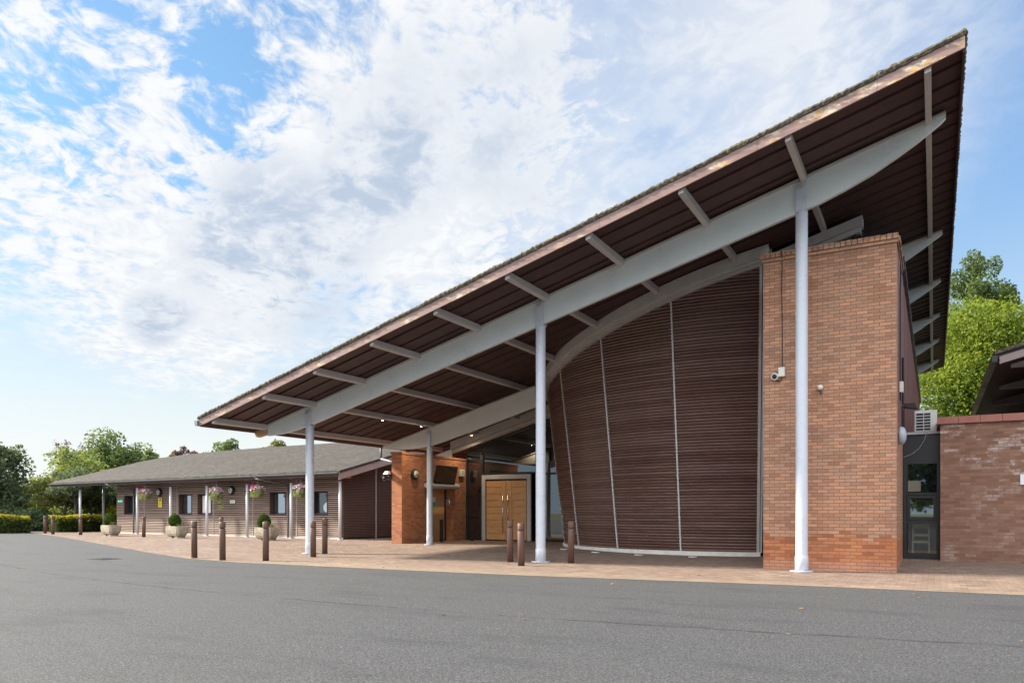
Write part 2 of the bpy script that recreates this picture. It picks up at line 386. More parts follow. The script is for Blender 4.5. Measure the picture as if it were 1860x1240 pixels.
# mossy edge of the tiles: front and the high verge
def lumpy(mb,p0,p1,n,axis,w):
    rr=random.Random(3)
    pts=[]
    for i in range(n+1):
        t=i/n; x=p0[0]+(p1[0]-p0[0])*t; y=p0[1]+(p1[1]-p0[1])*t; zb=S(x)+.125
        step=(i%3)*.006
        top=S(x)+.222+step*.6+rr.uniform(-.010,.012)+.008*math.sin(i*.21)+(rr.uniform(.0,.028) if rr.random()<.12 else 0)
        out=rr.uniform(-.010,.012)+step*.5
        pts.append((x,y,zb+rr.uniform(-.012,.008),top,out))
    for a,b in zip(pts,pts[1:]):
        def ring(q):
            x,y,zb,zt,o=q; zm=(zb+zt)/2
            if axis=='x': return [(x,y-o*.5,zb),(x,y-o-.02,zm),(x,y-o*.6,zt-.01),(x,y+w,zt+.01),(x,y+w,zb)]
            return [(x+o*.5,y,zb),(x+o+.02,y,zm),(x+o*.6,y,zt-.01),(x-w,y,zt+.01-w*.2725),(x-w,y,zb-w*.2725)]
        r1,r2=ring(a),ring(b)
        mb.add(r1+r2,[(i,(i+1)%5,5+(i+1)%5,5+i) for i in range(5)]+([(4,3,2,1,0)] if a is pts[0] else [])+([(5,6,7,8,9)] if b is pts[-1] else []))
mb=MB(); lumpy(mb,(XL-.04,YF-.02),(XR+.02,YF-.02),420,'x',.3); mb.build('tile_edge',MOSS,ROOF)
mb=MB(); lumpy(mb,(XR+.02,YF-.02),(XR+.02,YB),520,'y',.3); mb.build('tile_edge',MOSS,ROOF)
# fascia boards, with butt joints
xs=[XL,-16.4,-12.9,-9.6,-6.3,-3.0,-.9,XR]
for a,b in zip(xs,xs[1:]):
    a+=.006
    mb=MB(); mb.hexa([(a,YF,S(a)-.09),(b,YF,S(b)-.09),(b,YF+.035,S(b)-.09),(a,YF+.035,S(a)-.09),(a,YF,S(a)+.122),(b,YF,S(b)+.122),(b,YF+.035,S(b)+.122),(a,YF+.035,S(a)+.122)])
    mb.build('fascia_board',FASCIA,ROOF)
mb=MB(); mb.box(XR-.03,XR,YF+.04,YB,S(XR)-.14,S(XR)+.122); mb.build('verge_board',SOFFIT,ROOF)
# soffit of lapped boards
mb=MB(); y=YF+.036; prof=[]
while y<YB-.05:
    prof+= [(y,0.0),(min(y+.50,YB-.03),.012),(min(y+.505,YB-.03),.055),(min(y+.60,YB-.03),.05)]; y+=.605
for (ya,za),(yb,zb) in zip(prof,prof[1:]):
    a,b=XL+.02,XR-.032
    mb.add([(a,ya,S(a)+za),(b,ya,S(b)+za),(b,yb,S(b)+zb),(a,yb,S(a)+zb)],[(0,1,2,3)])
mb.build('soffit',SOFFIT,ROOF)
# eave gutter at the low side
mb=MB(); mb.prism([(XL-.13,3.98),(XL-.10,3.90),(XL-.01,3.90),(XL-.01,4.06),(XL-.13,4.06)],'y',YF-.06,34); mb.build('gutter',plain('grey_gutter',(.16,.18,.19),.5,.1,5),ROOF)
mb=MB(); mb.box(XL+.0,XL+.035,YF+.04,34,S(XL)-.10,S(XL)+.12); mb.build('eave_board',plain('eave_paint',(.13,.085,.075),.6,.1,4),ROOF)
# purlins
J=[-18.75,-16.63,-14.67,-12.68,-10.67,-8.64,-6.60,-4.53,-2.44,-.1]
def drum_R(z): return 6.2+.115*z
DC=(-5.9,26.9)
for i,x in enumerate(J):
    if i<4: ye=27.0 if i<3 else 26.6
    elif i<9:
        rr=drum_R(S(x)-.3)+.1; ye=DC[1]-math.sqrt(max(.1,rr*rr-(x-DC[0])**2))+.12
        if i==8: ye=20.6
    else: ye=47.6
    mb=MB(); w=.055; zt=-.004; zb=-.165
    mb.hexa([(x-w,15.08,S(x-w)+zb),(x+w,15.08,S(x+w)+zb),(x+w,ye,S(x+w)+zb),(x-w,ye,S(x-w)+zb),(x-w,15.08,S(x-w)+zt),(x+w,15.08,S(x+w)+zt),(x+w,ye,S(x+w)+zt),(x-w,ye,S(x-w)+zt)])
    mb.build('purlin',plain('purlin_paint',(.46,.44,.43),.42,.06,4) if i==0 else MATS['purlin_paint'],PAV,bevel=.008)
# main front beam
def beam(top,bot,y,th,fl,name,m,fm,parent=PAV):
    pts=[*top,*reversed(bot)]
    mb=MB(); mb.prism(pts,'y',y-th/2,y+th/2); o=mb.build(name,m,parent)
    mb=MB()
    for (xa,za),(xb,zb) in zip(top,top[1:]):
        mb.hexa([(xa,y-fl/2,za+.003),(xb,y-fl/2,zb+.003),(xb,y+fl/2,zb+.003),(xa,y+fl/2,za+.003),(xa,y-fl/2,za+.04),(xb,y-fl/2,zb+.04),(xb,y+fl/2,zb+.04),(xa,y+fl/2,za+.04)])
    mb.build('flange',fm,o); return o
YB1=17.2
def bt(x): return 4.07+.2705*(x+18.72)
top=[(x,bt(x)) for x in(-18.72,-10,-2,.2)]
bot=[(-18.72,3.76),(-18.06,3.80),(-17.5,3.88),(-16.94,3.99),(-16.4,4.12),(-15.63,4.33),(-8.9,6.10),(-2.57,7.77),(-2.14,7.89),(-1.62,8.08),(-1.1,8.30),(-.62,8.56),(-.3,8.75),(.11,9.03),(.2,9.12)]
BEAM=beam(top,bot,YB1,.10,.24,'front_beam',WHITE_STEEL,GREY_STEEL)
# pigeon spikes on the flange, a strip per bay
rr=random.Random(11)
for a,b in zip(J[:8],J[1:9]):
    mb=MB(); x=a+.12
    while x<b-.1:
        z=bt(x)+.04
        for dy in(-.05,):
            p=(x,YB1+dy-.04,z); q=(x+rr.uniform(-.03,.03),YB1+dy-.05+rr.uniform(-.05,.02),min(z+.13,S(x)-.03)); mb.tube(p,q,.0035,.002,4,False)
        x+=rr.uniform(.05,.075)
    mb.hexa([(a+.1,YB1-.11,bt(a+.1)+.041),(b-.1,YB1-.11,bt(b-.1)+.041),(b-.1,YB1-.07,bt(b-.1)+.041),(a+.1,YB1-.07,bt(a+.1)+.041),(a+.1,YB1-.11,bt(a+.1)+.05),(b-.1,YB1-.11,bt(b-.1)+.05),(b-.1,YB1-.07,bt(b-.1)+.05),(a+.1,YB1-.07,bt(a+.1)+.05)])
    mb.build('bird_spike_strip',BLACK,BEAM)
mb=MB(); mb.hexa([(-19.2,YB1-.09,3.74),(-18.735,YB1-.09,3.82),(-18.735,YB1+.09,3.82),(-19.2,YB1+.09,3.74),(-19.3,YB1-.09,3.93),(-18.735,YB1-.09,4.02),(-18.735,YB1+.09,4.02),(-19.3,YB1+.09,3.93)]); mb.build('timber_block',TIMBER_END,PAV)
def column(x,y,r,zt,zpin,base=None,th=.05):
    zb=gz(y)+.004
    mb=MB(); mb.lathe([(r*1.1,.0),(r*1.1,.30),(r*1.02,.32),(r,.34),(r,zt-zb-.02),(r*.95,zt-zb)],(x,y,zb+.02),28)
    c=mb.build('column',COLUMN_STEEL,PAV,smooth=True)
    for p in c.data.polygons: p.use_smooth=len(p.vertices)==4
    m2=MB(); m2.lathe([(r*1.9,0),(r*1.9,.02)],(x,y,zb),24); m2.build('base_plate',COLUMN_STEEL,c)
    w=r*.88; pts=[(x-w,zt),(x+w,zt)]+[(x+w*math.cos(t),zpin+w*math.sin(t)) for t in [math.pi*i/10 for i in range(11)]]
    m3=MB(); m3.prism(pts,'y',y-th-.062,y-.055); m3.prism(pts,'y',y+.055,y+.062+th); br=m3.build('bracket_plate',COLUMN_STEEL,c,bevel=.004)
    m4=MB(); m4.lathe([(r*.5,0),(r*.5,th+.06+.02),(r*.4,th+.06+.03)],(x,y-.01,zpin),20,'y'); m4.build('pin',GREY_STEEL,c)
column(-16.92,YB1,.127,3.97,4.38)
column(-8.85,YB1,.127,6.08,6.62)
column(-2.50,YB1,.127,7.77,8.30)
# inner beam
t2=[(-18.05,3.74),(-14,4.835),(-11.6,5.48)]
b2=[(-18.05,3.72),(-17.4,3.64),(-16.7,3.62),(-15.9,3.70),(-15.2,3.86),(-13.9,4.19),(-11.6,4.81)]
beam(t2,b2,22.2,.10,.2,'inner_beam',plain('warm_steel',(.55,.53,.48),.4,.03,2),GREY_STEEL)
column(-15.95,22.2,.105,3.68,4.15)
# head frame over the entrance glass: two steps
def slab(mb,x0,x1,y0,y1,f0,f1):
    mb.hexa([(x0,y0,f0(x0)),(x1,y0,f0(x1)),(x1,y1,f0(x1)),(x0,y1,f0(x0)),(x0,y0,f1(x0)),(x1,y0,f1(x1)),(x1,y1,f1(x1)),(x0,y1,f1(x0))])
mb=MB(); slab(mb,-18.0,-11.0,26.55,26.9,lambda x:S(x)-.34,lambda x:S(x)-.02); slab(mb,-18.0,-11.0,26.7,26.9,lambda x:S(x)-.50,lambda x:S(x)-.342); mb.build('head_frame',RING_STEEL,PAV)
mb=MB(); mb.prism([(-18.9,3.74),(-18.0,3.99),(-18.0,3.66),(-18.5,3.66)],'y',26.6,26.7); mb.build('beam_tip',WHITE_STEEL,PAV)
# --- louvred drum
A0=-74.0; ANG=[A0]+[-73.2-19.7*i for i in range(1,6)]
def drum_top(a):
    z=7.
    for _ in range(6):
        x=DC[0]+drum_R(z)*math.cos(R(a)); z=S(x)-.46
    return z
DRUM=bpy.data.objects.new('louvred_drum',None); COL.objects.link(DRUM); DRUM.parent=PAV; DRUM['_base']=PAV['_base']
PITCH=.083
Z0=.225
def drum_panel(a0,a1):
    mb=MB(); n=14; tops=[drum_top(a0+(a1-a0)*i/n) for i in range(n+1)]
    vs=[]; rows=[]; rj=random.Random(int(-a0*10))
    z=Z0
    while z<max(tops):
        j=rj.uniform(-.004,.004)
        rows+= [(z,-.03),(z+.003,.040+j),(z+.030,.050+j),(z+.050,.036+j),(z+.054,-.03)]; z+=PITCH
    for zz,o in rows:
        for i in range(n+1):
            a=R(a0+(a1-a0)*i/n); zc=min(zz,tops[i]); r=drum_R(zc)-.05+(o if zz<tops[i] else .02)
            vs.append((DC[0]+r*math.cos(a),DC[1]+r*math.sin(a),zc))
    fs=[]
    for k in range(len(rows)-1):
        for i in range(n):
            if rows[k][0]<max(tops[i],tops[i+1]): fs.append((k*(n+1)+i,k*(n+1)+i+1,(k+1)*(n+1)+i+1,(k+1)*(n+1)+i))
    mb.add(vs,fs); return mb
for a,b in zip(ANG,ANG[1:]): drum_panel(a,b).build('louvre_panel',LOUVRE,DRUM)
drum_panel(ANG[-1],-200).build('louvre_panel',LOUVRE,DRUM)
def cone_pt(a,z,o=0):
    r=drum_R(z)+o; return Vector((DC[0]+r*math.cos(R(a)),DC[1]+r*math.sin(R(a)),z))
TRIM=plain('pale_trim',(.50,.50,.50),.4,.06,4)
for i,a in enumerate(ANG[1:]):
    mb=MB(); w=.022; t=Vector((-math.sin(R(a)),math.cos(R(a)),0))*w; zt=drum_top(a)
    P=[cone_pt(a,Z0,.005)-t,cone_pt(a,Z0,.005)+t,cone_pt(a,Z0,-.04)+t,cone_pt(a,Z0,-.04)-t,cone_pt(a,zt,.005)-t,cone_pt(a,zt,.005)+t,cone_pt(a,zt,-.04)+t,cone_pt(a,zt,-.04)-t]
    mb.hexa(P); mb.build('cover_strip',TRIM,DRUM)
for da,w,o in((.25,.035,.03),(.95,.028,.0)):
    a=A0+da; mb=MB(); t=Vector((-math.sin(R(a)),math.cos(R(a)),0))*w; zt=drum_top(a)+.02
    P=[cone_pt(a,Z0-.02,o)-t,cone_pt(a,Z0-.02,o)+t,cone_pt(a,Z0-.02,-.12)+t,cone_pt(a,Z0-.02,-.12)-t,cone_pt(a,zt,o)-t,cone_pt(a,zt,o)+t,cone_pt(a,zt,-.12)+t,cone_pt(a,zt,-.12)-t]
    mb.hexa(P); mb.build('end_post',RING_STEEL,DRUM)
def ring_seg(aA,aB,z0f,z1f,o0,o1,n=130):
    mb=MB(); R_=[]
    for i in range(n+1):
        a=aA+(aB-aA)*i/n; zt=drum_top(a); R_.append([cone_pt(a,zt+z0f,0)+Vector((math.cos(R(a)),math.sin(R(a)),0))*q if False else Vector((DC[0]+(drum_R(zt)+q)*math.cos(R(a)),DC[1]+(drum_R(zt)+q)*math.sin(R(a)),zt+zz)) for q,zz in((o0,z0f),(o1,z0f),(o1,z1f),(o0,z1f))])
    for p,q in zip(R_,R_[1:]): mb.add(p+q,[(i,(i+1)%4,4+(i+1)%4,4+i) for i in range(4)])
    mb.add(R_[0],[(3,2,1,0)]); mb.add(R_[-1],[(0,1,2,3)]); return mb
ring_seg(A0+1.6,-215,.14,.43,-.25,.20).build('ring_beam',RING_STEEL,DRUM)
ring_seg(A0+1.4,-215,.055,.138,-.25,.13).build('ring_lip',RING_STEEL,DRUM)
ring_seg(A0+1.2,-215,-.03,.053,-.25,.07).build('ring_channel',GREY_STEEL,DRUM)
mb=MB(); n=40
for i in range(n):
    a,b=[A0+.8+(-200-A0-.8)*k/n for k in(i,i+1)]
    q=[]
    for aa in(a,b):
        for o,z in((.05,.09),(.05,.218),(-.1,.218),(-.1,.09)):
            r=drum_R(.2)+o; q.append((DC[0]+r*math.cos(R(aa)),DC[1]+r*math.sin(R(aa)),z))
    mb.add(q,[(j,(j+1)%4,4+(j+1)%4,4+j) for j in range(4)])
    if i==0: mb.add(q[:4],[(3,2,1,0)])
mb.build('plinth',plain('pale_plinth',(.66,.62,.56),.7,.1,5),DRUM)
# dark glazing between the drum and the tower, and above the tower
mb=MB(); mb.box(-4.15,-.75,21.35,21.45,.12,8.2); mb.build('side_glazing',GLASS_DARK,PAV)
mb=MB(); mb.box(-3.86,-3.80,21.25,21.34,.12,7.9); mb.build('glazing_bar',DARK_METAL,PAV)
mb=MB(); slab(mb,-3.75,-1.55,20.35,20.75,lambda x:S(x)-.40,lambda x:S(x)-.17); slab(mb,-3.75,-1.6,20.45,20.75,lambda x:S(x)-.52,lambda x:S(x)-.402); mb.build('clerestory_head',RING_STEEL,PAV)
mb=MB(); slab(mb,-3.7,-1.62,20.6,20.7,lambda x:6.9,lambda x:S(x)-.525); mb.build('clerestory_glass',GLASS_DARK,PAV)
mb=MB(); slab(mb,-1.78,-1.70,20.5,20.59,lambda x:6.9,lambda x:S(x)-.525); mb.build('clerestory_bar',DARK_METAL,PAV)
# --- brick tower
TX0,TX1,TY0,TY1,TZ=-3.40,-.69,17.7,20.2,7.05
mb=MB(); mb.box(TX0,TX1,TY0,TY1,0,TZ); TOWER=mb.build('brick_tower',BRICK_W,PAV)
mb=MB()
x=TX0-.06; rr=random.Random(2)
def coping_brick(x0,x1,y0,y1): mb.box(x0,x1,y0,y1,TZ+.002,TZ+.115+rr.uniform(-.006,.004))
while x<TX1+.03:
    x2=min(x+.108,TX1+.06); o=rr.uniform(-.006,.006); coping_brick(x+.004,x2-.004,TY0-.06+o,TY0+.16+o); x+=.1125
y=TY0+.17
while y<TY1: 
    coping_brick(TX1-.16,TX1+.06+rr.uniform(-.006,.006),y+.004,y+.106); coping_brick(TX0-.06,TX0+.16,y+.004,y+.106); y+=.1125
mb.box(TX0-.03,TX1+.03,TY0-.03,TY1,TZ-.075,TZ+.0); mb.box(TX0,TX1,TY0,TY1,TZ+.0,TZ+.05)
mb.build('coping',BRICK_W,TOWER)
mb=MB(); rr=random.Random(9)
for i in range(16): mb.tube((TX0+.0+i*.012,TY0+.02,TZ+.11),(TX0+.0+i*.012+rr.uniform(-.12,.10),TY0-.03+rr.uniform(-.08,.08),TZ+.23),.004,.003,4,False)
mb.box(TX0-.02,TX0+.22,TY0,TY0+.04,TZ+.118,TZ+.13)
mb.build('bird_spike_strip',GREY_STEEL,TOWER)
# hall east wall: brick below, red cladding above, dark clerestory
mb=MB(); mb.box(-1.5,-.70,20.2,47,0,3.0); mb.build('hall_wall',BRICK_W,PAV)
mb=MB(); mb.box(-1.4,-.705,18.05+2.16,47.2,3.002,7.35)
y=20.4
while y<47: mb.box(-.705,-.69,y,y+.03,3.01,7.34); y+=1.2
mb.build('red_cladding',RED_CLAD,PAV)
mb=MB(); mb.box(TX1-.002,TX1+.012,18.3,20.2,3.0,TZ-.08); mb.build('red_cladding_return',RED_CLAD,PAV)
mb=MB(); mb.box(-1.4,-.62,20.2,47.25,7.352,7.42); mb.build('wall_capping',DARK_METAL,PAV)
mb=MB(); mb.box(-1.9,-1.55,20.78,47,7.0,S(-1.9)-.01); mb.build('clerestory_glass',GLASS_DARK,PAV)
for y in(24.3,29.3,34.3,39.3,44.6):
    o=beam([(-1.7,bt(-1.7)),(.2,bt(.2))],[(-1.7,8.10),(-1.0,8.36),(-.62,8.56),(-.3,8.77),(.11,9.05),(.2,9.12)],y,.1,.2,'beam_tip',WHITE_STEEL,GREY_STEEL)
# back and west walls of the hall, dark room behind the glass
mb=MB(); mb.box(-18.3,-1.4,46.6,46.9,0,7.3); mb.build('rear_wall',BRICK_O,PAV)
mb=MB(); mb.box(-18.15,-17.85,27.3,46.6,0,3.6); mb.build('west_wall',BRICK_O,PAV)
# --- entrance: brick wall with pier, recess and timber door
mb=MB(); mb.box(-17.93,-17.45,22.5,23.95,.0,3.5); mb.box(-17.93,-17.45,23.95,25.95,2.5,3.5); mb.box(-17.93,-17.45,25.95,27.25,0,3.5); mb.box(-17.99,-17.93,23.95,25.95,0,2.5)
EW=mb.build('entrance_wall',BRICK_O,PAV)
mb=MB(); mb.box(-17.96,-17.42,22.47,27.25,3.5,3.58); mb.build('coping',BRICK_O,EW)
def plank_door(name,axis,fixed,a0,a1,z0,z1,n,parent,th=.05,m=OAK):
    mb=MB(); h=(z1-z0)/n
    for i in range(n):
        zz=z0+i*h
        if axis=='x': mb.box(a0,a1,fixed,fixed+th,zz+.012,zz+h-.012)
        else: mb.box(fixed-th,fixed,a0,a1,zz+.004,zz+h-.004)
    if axis=='x': mb.box(a0+.005,a1-.005,fixed+.035,fixed+th-.005,z0,z1)
    else: mb.box(fixed-th+.005,fixed-.01,a0+.005,a1-.005,z0,z1)
    return mb.build(name,m,parent)
sd=plank_door('side_door','y',-17.86,24.02,25.9,.14,2.42,8,EW)
mb=MB(); mb.box(-17.86,-17.80,23.955,24.02,.13,2.5); mb.box(-17.86,-17.80,25.9,25.945,.13,2.5); mb.box(-17.86,-17.80,24.02,25.9,2.43,2.495); mb.build('door_frame',DARK_METAL,EW)
mb=MB(); mb.lathe([(.10,0),(.12,.05),(.12,2.2),(.10,2.25)],(-17.3,23.9,0),14,'z')
mb.v=[(x,23.85+(z),2.36+(y-23.9)) for x,y,z in mb.v]
mb.build('strip_light',GREY_STEEL,EW,smooth=True)
# glazed entrance screen
YG=27.0
GS=bpy.data.objects.new('glazed_screen',None); COL.objects.link(GS); GS.parent=PAV; GS['_base']=PAV['_base']
def pane(x0,x1,z0,z1f,name='pane'):
    mb=MB(); slab(mb,x0,x1,YG,YG+.02,lambda x:z0,z1f if callable(z1f) else (lambda x:z1f)); return mb.build(name,GLASS_DARK,GS)
head=lambda x:S(x)-.505
pane(-17.43,-16.72,.16,1.08); pane(-17.43,-16.72,1.14,1.95); pane(-17.43,-16.72,2.01,3.5)
pane(-17.43,-16.68,3.56,head); pane(-16.60,-14.1,2.96,head); pane(-14.02,-12.0,.16,2.82); pane(-14.02,-12.0,2.9,head)
mb=MB()
for z in(.125,1.09,1.96,3.51): mb.box(-17.44,-16.715,YG-.06,YG+.06,z,z+.05)
mb.box(-16.72,-16.60,YG-.08,YG+.08,.125,3.72); mb.box(-14.10,-14.02,YG-.08,YG+.08,.125,4.6)
mb.box(-16.60,-14.10,YG-.08,YG+.08,2.89,2.95); mb.box(-14.02,-12,YG-.06,YG+.06,2.83,2.9); mb.box(-17.445,-17.40,YG-.07,YG+.07,.125,3.6)
mb.build('mullion_frame',DARK_METAL,GS)
mb=MB(); mb.box(-16.62,-16.44,YG-.14,YG-.03,.125,2.86); mb.box(-14.46,-14.28,YG-.14,YG-.03,.125,2.86); mb.box(-16.44,-14.46,YG-.14,YG-.03,2.68,2.86); mb.build('door_surround',RING_STEEL,GS,bevel=.01)
mb=MB(); mb.box(-16.44,-16.41,YG-.10,YG-.03,.13,2.68); mb.box(-14.49,-14.46,YG-.10,YG-.03,.13,2.68); mb.box(-16.41,-14.49,YG-.10,YG-.03,2.62,2.68); mb.build('door_lining',REVEAL,GS)
dl=plank_door('door','x',YG-.11,-16.40,-15.66,.16,2.61,9,GS)
dr=plank_door('door','x',YG-.11,-15.18,-14.50,.16,2.61,9,GS)
mb=MB(); mb.box(-15.655,-15.46,YG-.115,YG-.05,.16,2.61); mb.build('meeting_stile',OAK,dl)
mb=MB(); mb.box(-15.44,-15.185,YG-.115,YG-.05,.16,2.61); mb.build('meeting_stile',OAK,dr)
PULL=plain('brushed_steel',(.6,.6,.58),.25,.04,8,met=1)
for xx,d in((-15.56,dl),(-15.31,dr)):
    mb=MB(); mb.tube((xx,YG-.20,.45),(xx,YG-.20,2.0),.018); mb.tube((xx,YG-.20,.7),(xx,YG-.11,.7),.012); mb.tube((xx,YG-.20,1.75),(xx,YG-.11,1.75),.012); mb.build('pull_handle',PULL,d,smooth=True)
# recessed spotlights on the second purlin
for y in(20.37,22.6,26.1):
    x=J[1]; z=S(x)-.17
    mb=MB(); mb.lathe([(.05,-.05),(.06,0)],(x+.0,y,z),14); h=mb.build('spotlight',GREY_STEEL,PAV)
    mb=MB(); mb.lathe([(.008,-.056),(.030,-.052)],(x,y,z),12); mb.build('lamp',LAMP_ON,h)
    sl=bpy.data.lights.new('spot_lamp','SPOT'); sl.energy=58; sl.spot_size=R(150); sl.spot_blend=.8; sl.color=(1,.80,.55); sl.shadow_soft_size=.04
    so=bpy.data.objects.new('spot_lamp',sl); COL.objects.link(so); so.location=(x,y,z-.09)
# downpipe from canopy gutter
mb=MB(); mb.poly([(XL-.07,23.6,3.92),(XL-.07,23.6,3.45),(-18.2,23.5,3.15),(-18.2,23.5,.13)],.045,10); mb.build('downpipe',MATS['grey_gutter'],PAV,smooth=True)
# ------------------------------------------------------------------ things on the pavilion
t=empty('wall_camera','white dome security camera with junction box left of the tall column on the brick tower','security camera',(-3.14,17.7,4.36))
mb=MB(); mb.lathe([(.085,0),(.085,.05),(.075,.08),(.055,.085)],(-3.14,17.7,4.36),18,'y'); mb.build('housing',plain('cream_plastic',(.68,.66,.58),.4,.03,8),t,smooth=True)
mb=MB(); mb.lathe([(.055,.08),(.05,.115),(.03,.13),(.01,.135)],(-3.14,17.7,4.36),16,'y'); mb.build('dome',BLACK,t,smooth=True)
mb=MB(); mb.box(-3.06,-2.92,17.62,17.7,4.35,4.56); mb.build('junction_box',MATS['cream_plastic'],t,bevel=.01)
mb=MB(); mb.poly([(-2.985,17.685,4.56),(-2.985,17.685,5.6),(-3.0,17.685,6.3),(-2.985,17.685,7.0),(-2.985,17.62,7.08),(-2.985,17.62,7.17)],.011,6); mb.poly([(-2.99,17.68,4.35),(-3.0,17.67,4.28),(-3.06,17.66,4.25),(-3.12,17.66,4.28)],.01,6); mb.build('cable',BLACK,t)
t=empty('wall_sensor','small white knob sensor on the brick tower right of the tall column','sensor',(-2.18,17.7,4.02))
mb=MB(); mb.lathe([(.03,0),(.03,.03),(.055,.04),(.06,.08),(.045,.11),(.02,.125)],(-2.18,17.7,4.04),14,'y'); mb.build('sensor_head',MATS['cream_plastic'],t,smooth=True)
mb=MB(); mb.tube((-2.18,17.69,4.0),(-2.17,17.69,3.88),.01,.01,6); mb.build('cable',BLACK,t)
t=empty('junction_box','white junction box with a black cable high on the side wall of the tower','junction box',(-.67,18.9,4.1))
mb=MB(); mb.box(-.678,-.60,18.82,18.98,3.98,4.22); mb.build('box_housing',MATS['cream_plastic'],t,bevel=.01)
mb=MB(); mb.poly([(-.665,18.9,4.22),(-.665,18.9,6.3),(-.665,19.1,6.6),(-.665,19.1,6.9)],.018,6); mb.poly([(-.66,18.9,3.98),(-.66,18.9,3.8)],.016,6); mb.build('cable',BLACK,t)
t=empty('flood_light','black floodlight on a bracket above the narrow black framed window slot','flood light',(-.67,20.4,3.9))
mb=MB(); mb.hexa([(-.66,20.2,3.83),(-.36,20.2,3.78),(-.36,20.6,3.78),(-.66,20.6,3.83),(-.66,20.2,3.9),(-.40,20.2,3.9),(-.40,20.6,3.9),(-.66,20.6,3.9)]); mb.build('lamp_housing',BLACK,t)
mb=MB(); mb.poly([(-.665,20.4,3.9),(-.665,20.4,4.4),(-.665,20.2,5.0)],.035,6); mb.poly([(-.66,20.1,3.83),(-.66,20.1,3.2)],.022,6); mb.poly([(-.655,20.6,3.8),(-.655,20.75,3.3)],.02,6); mb.build('cable',BLACK,t)
t=empty('bulkhead_lamp','pale grey round bulkhead lamp on the side wall at the tower corner','wall lamp',(-.69,18.5,3.0))
mb=MB(); mb.lathe([(.19,0),(.20,.04),(.18,.10),(.10,.14),(.02,.15)],(-.675,18.5,2.98),20,'x'); mb.build('lamp_body',plain('blue_grey_plastic',(.36,.40,.46),.45,.05,6),t,smooth=True)
# air conditioner + slot
# ------------------------------------------------------------------ right hand brick building with window slot
RB=empty('brick_annex','low pinkish brick building with a red coping at the right edge','building',(2,21.2,0))
mb=MB(); mb.box(.13,9,21.2,30,0,3.46); RW=mb.build('brick_wall',BRICK_R,RB)
mb=MB()
x=.06
while x<9.1:
    mb.box(x+.004,min(x+.446,9.1),21.13,21.6,3.462,3.63); x+=.45
mb.box(.06,.2,21.6,30,3.462,3.63)
mb.build('coping',COPING_RED,RB)
YS=21.65
mb=MB(); mb.box(-.69,.128,YS-.05,YS+.05,2.60,3.26); mb.build('fascia_panel',DARK_METAL,RB)
mb=MB(); mb.box(-.69,.128,YS-.12,24.5,3.27,3.33); mb.build('flat_roof',GREY_STEEL,RB)
mb=MB()
for a,b in((.12,.26),(1.02,1.10),(1.74,1.80),(2.53,2.60)): mb.box(-.688,.126,YS-.06,YS+.06,a,b)
mb.box(-.688,-.61,YS-.07,YS+.07,.12,2.6); mb.box(.056,.126,YS-.07,YS+.07,.12,2.6)
fr=mb.build('window_frame',DARK_METAL,RB)
mb=MB(); mb.box(-.60,-.53,YS-.05,YS+.05,1.11,1.73); mb.box(-.02,.05,YS-.05,YS+.05,1.11,1.73); mb.box(-.53,-.02,YS-.05,YS+.05,1.11,1.18); mb.box(-.53,-.02,YS-.05,YS+.05,1.66,1.73); mb.build('opening_sash',DARK_METAL,RB)
for z0,z1,m in((.265,1.015,GLASS_CLEAR),(1.185,1.655,GLASS_SLOT),(1.805,2.525,GLASS_DARK)):
    mb=MB(); mb.box(-.60 if z0!=1.185 else -.53,.05 if z0!=1.185 else -.02,YS,YS+.015,z0,z1); mb.build('pane',m,RB)
mb=MB(); mb.box(-.69,.12,YS+1.6,YS+1.7,.1,3.2); mb.build('inner_wall',DARK_METAL,RB)
mb=MB(); mb.box(-.585,-.30,YS-.02,YS-.005,1.83,2.10); mb.build('paper_notice',plain('faded_paper',(.20,.19,.15),.8,.05,6),RB)
t=empty('wooden_chair','pale wooden chair behind the lowest pane of the narrow window slot','chair',(-.3,22.0,.13))
CHW=plain('pale_chair_wood',(.62,.56,.34),.5,.08,5)
mb=MB(); mb.box(-.50,-.10,21.8,22.2,.52,.57); mb.build('seat',CHW,t)
for x in(-.50,-.135):
    mb=MB(); mb.box(x,x+.035,21.80,21.835,.13,.518); mb.build('leg',CHW,t)
    mb=MB(); mb.box(x,x+.035,22.165,22.2,.13,.518); mb.build('leg',CHW,t)
mb=MB(); mb.box(-.50,-.465,22.17,22.2,.572,1.0); mb.box(-.135,-.10,22.17,22.2,.572,1.0); mb.box(-.462,-.138,22.17,22.19,.9,1.0); mb.box(-.462,-.138,22.17,22.19,.68,.74); mb.build('backrest',CHW,t)
t=empty('air_conditioner','white air conditioning unit with a slatted grille on the flat roof of the window slot','air conditioner',(-.22,22.5,3.33))
mb=MB(); mb.box(-.46,.06,22.4,22.75,3.38,3.97); mb.build('casing',plain('white_casing',(.62,.62,.60),.45,.05,4),t,bevel=.012)
mb=MB(); mb.box(-.42,-.08,22.385,22.399,3.43,3.90); gb=mb.build('grille_backing',BLACK,t)
mb=MB()
for i in range(7): mb.box(-.43,-.07,22.370,22.384,3.425+i*.078,3.443+i*.078)
for x in(-.43,-.25,-.087): mb.box(x,x+.015,22.36,22.3695,3.425,3.91)
mb.build('grille',MATS['white_casing'],t)
mb=MB(); mb.box(-.42,-.36,22.4,22.75,3.332,3.38); mb.build('foot',BLACK,t)
mb=MB(); mb.box(-.06,.0,22.4,22.75,3.332,3.38); mb.build('foot',BLACK,t)
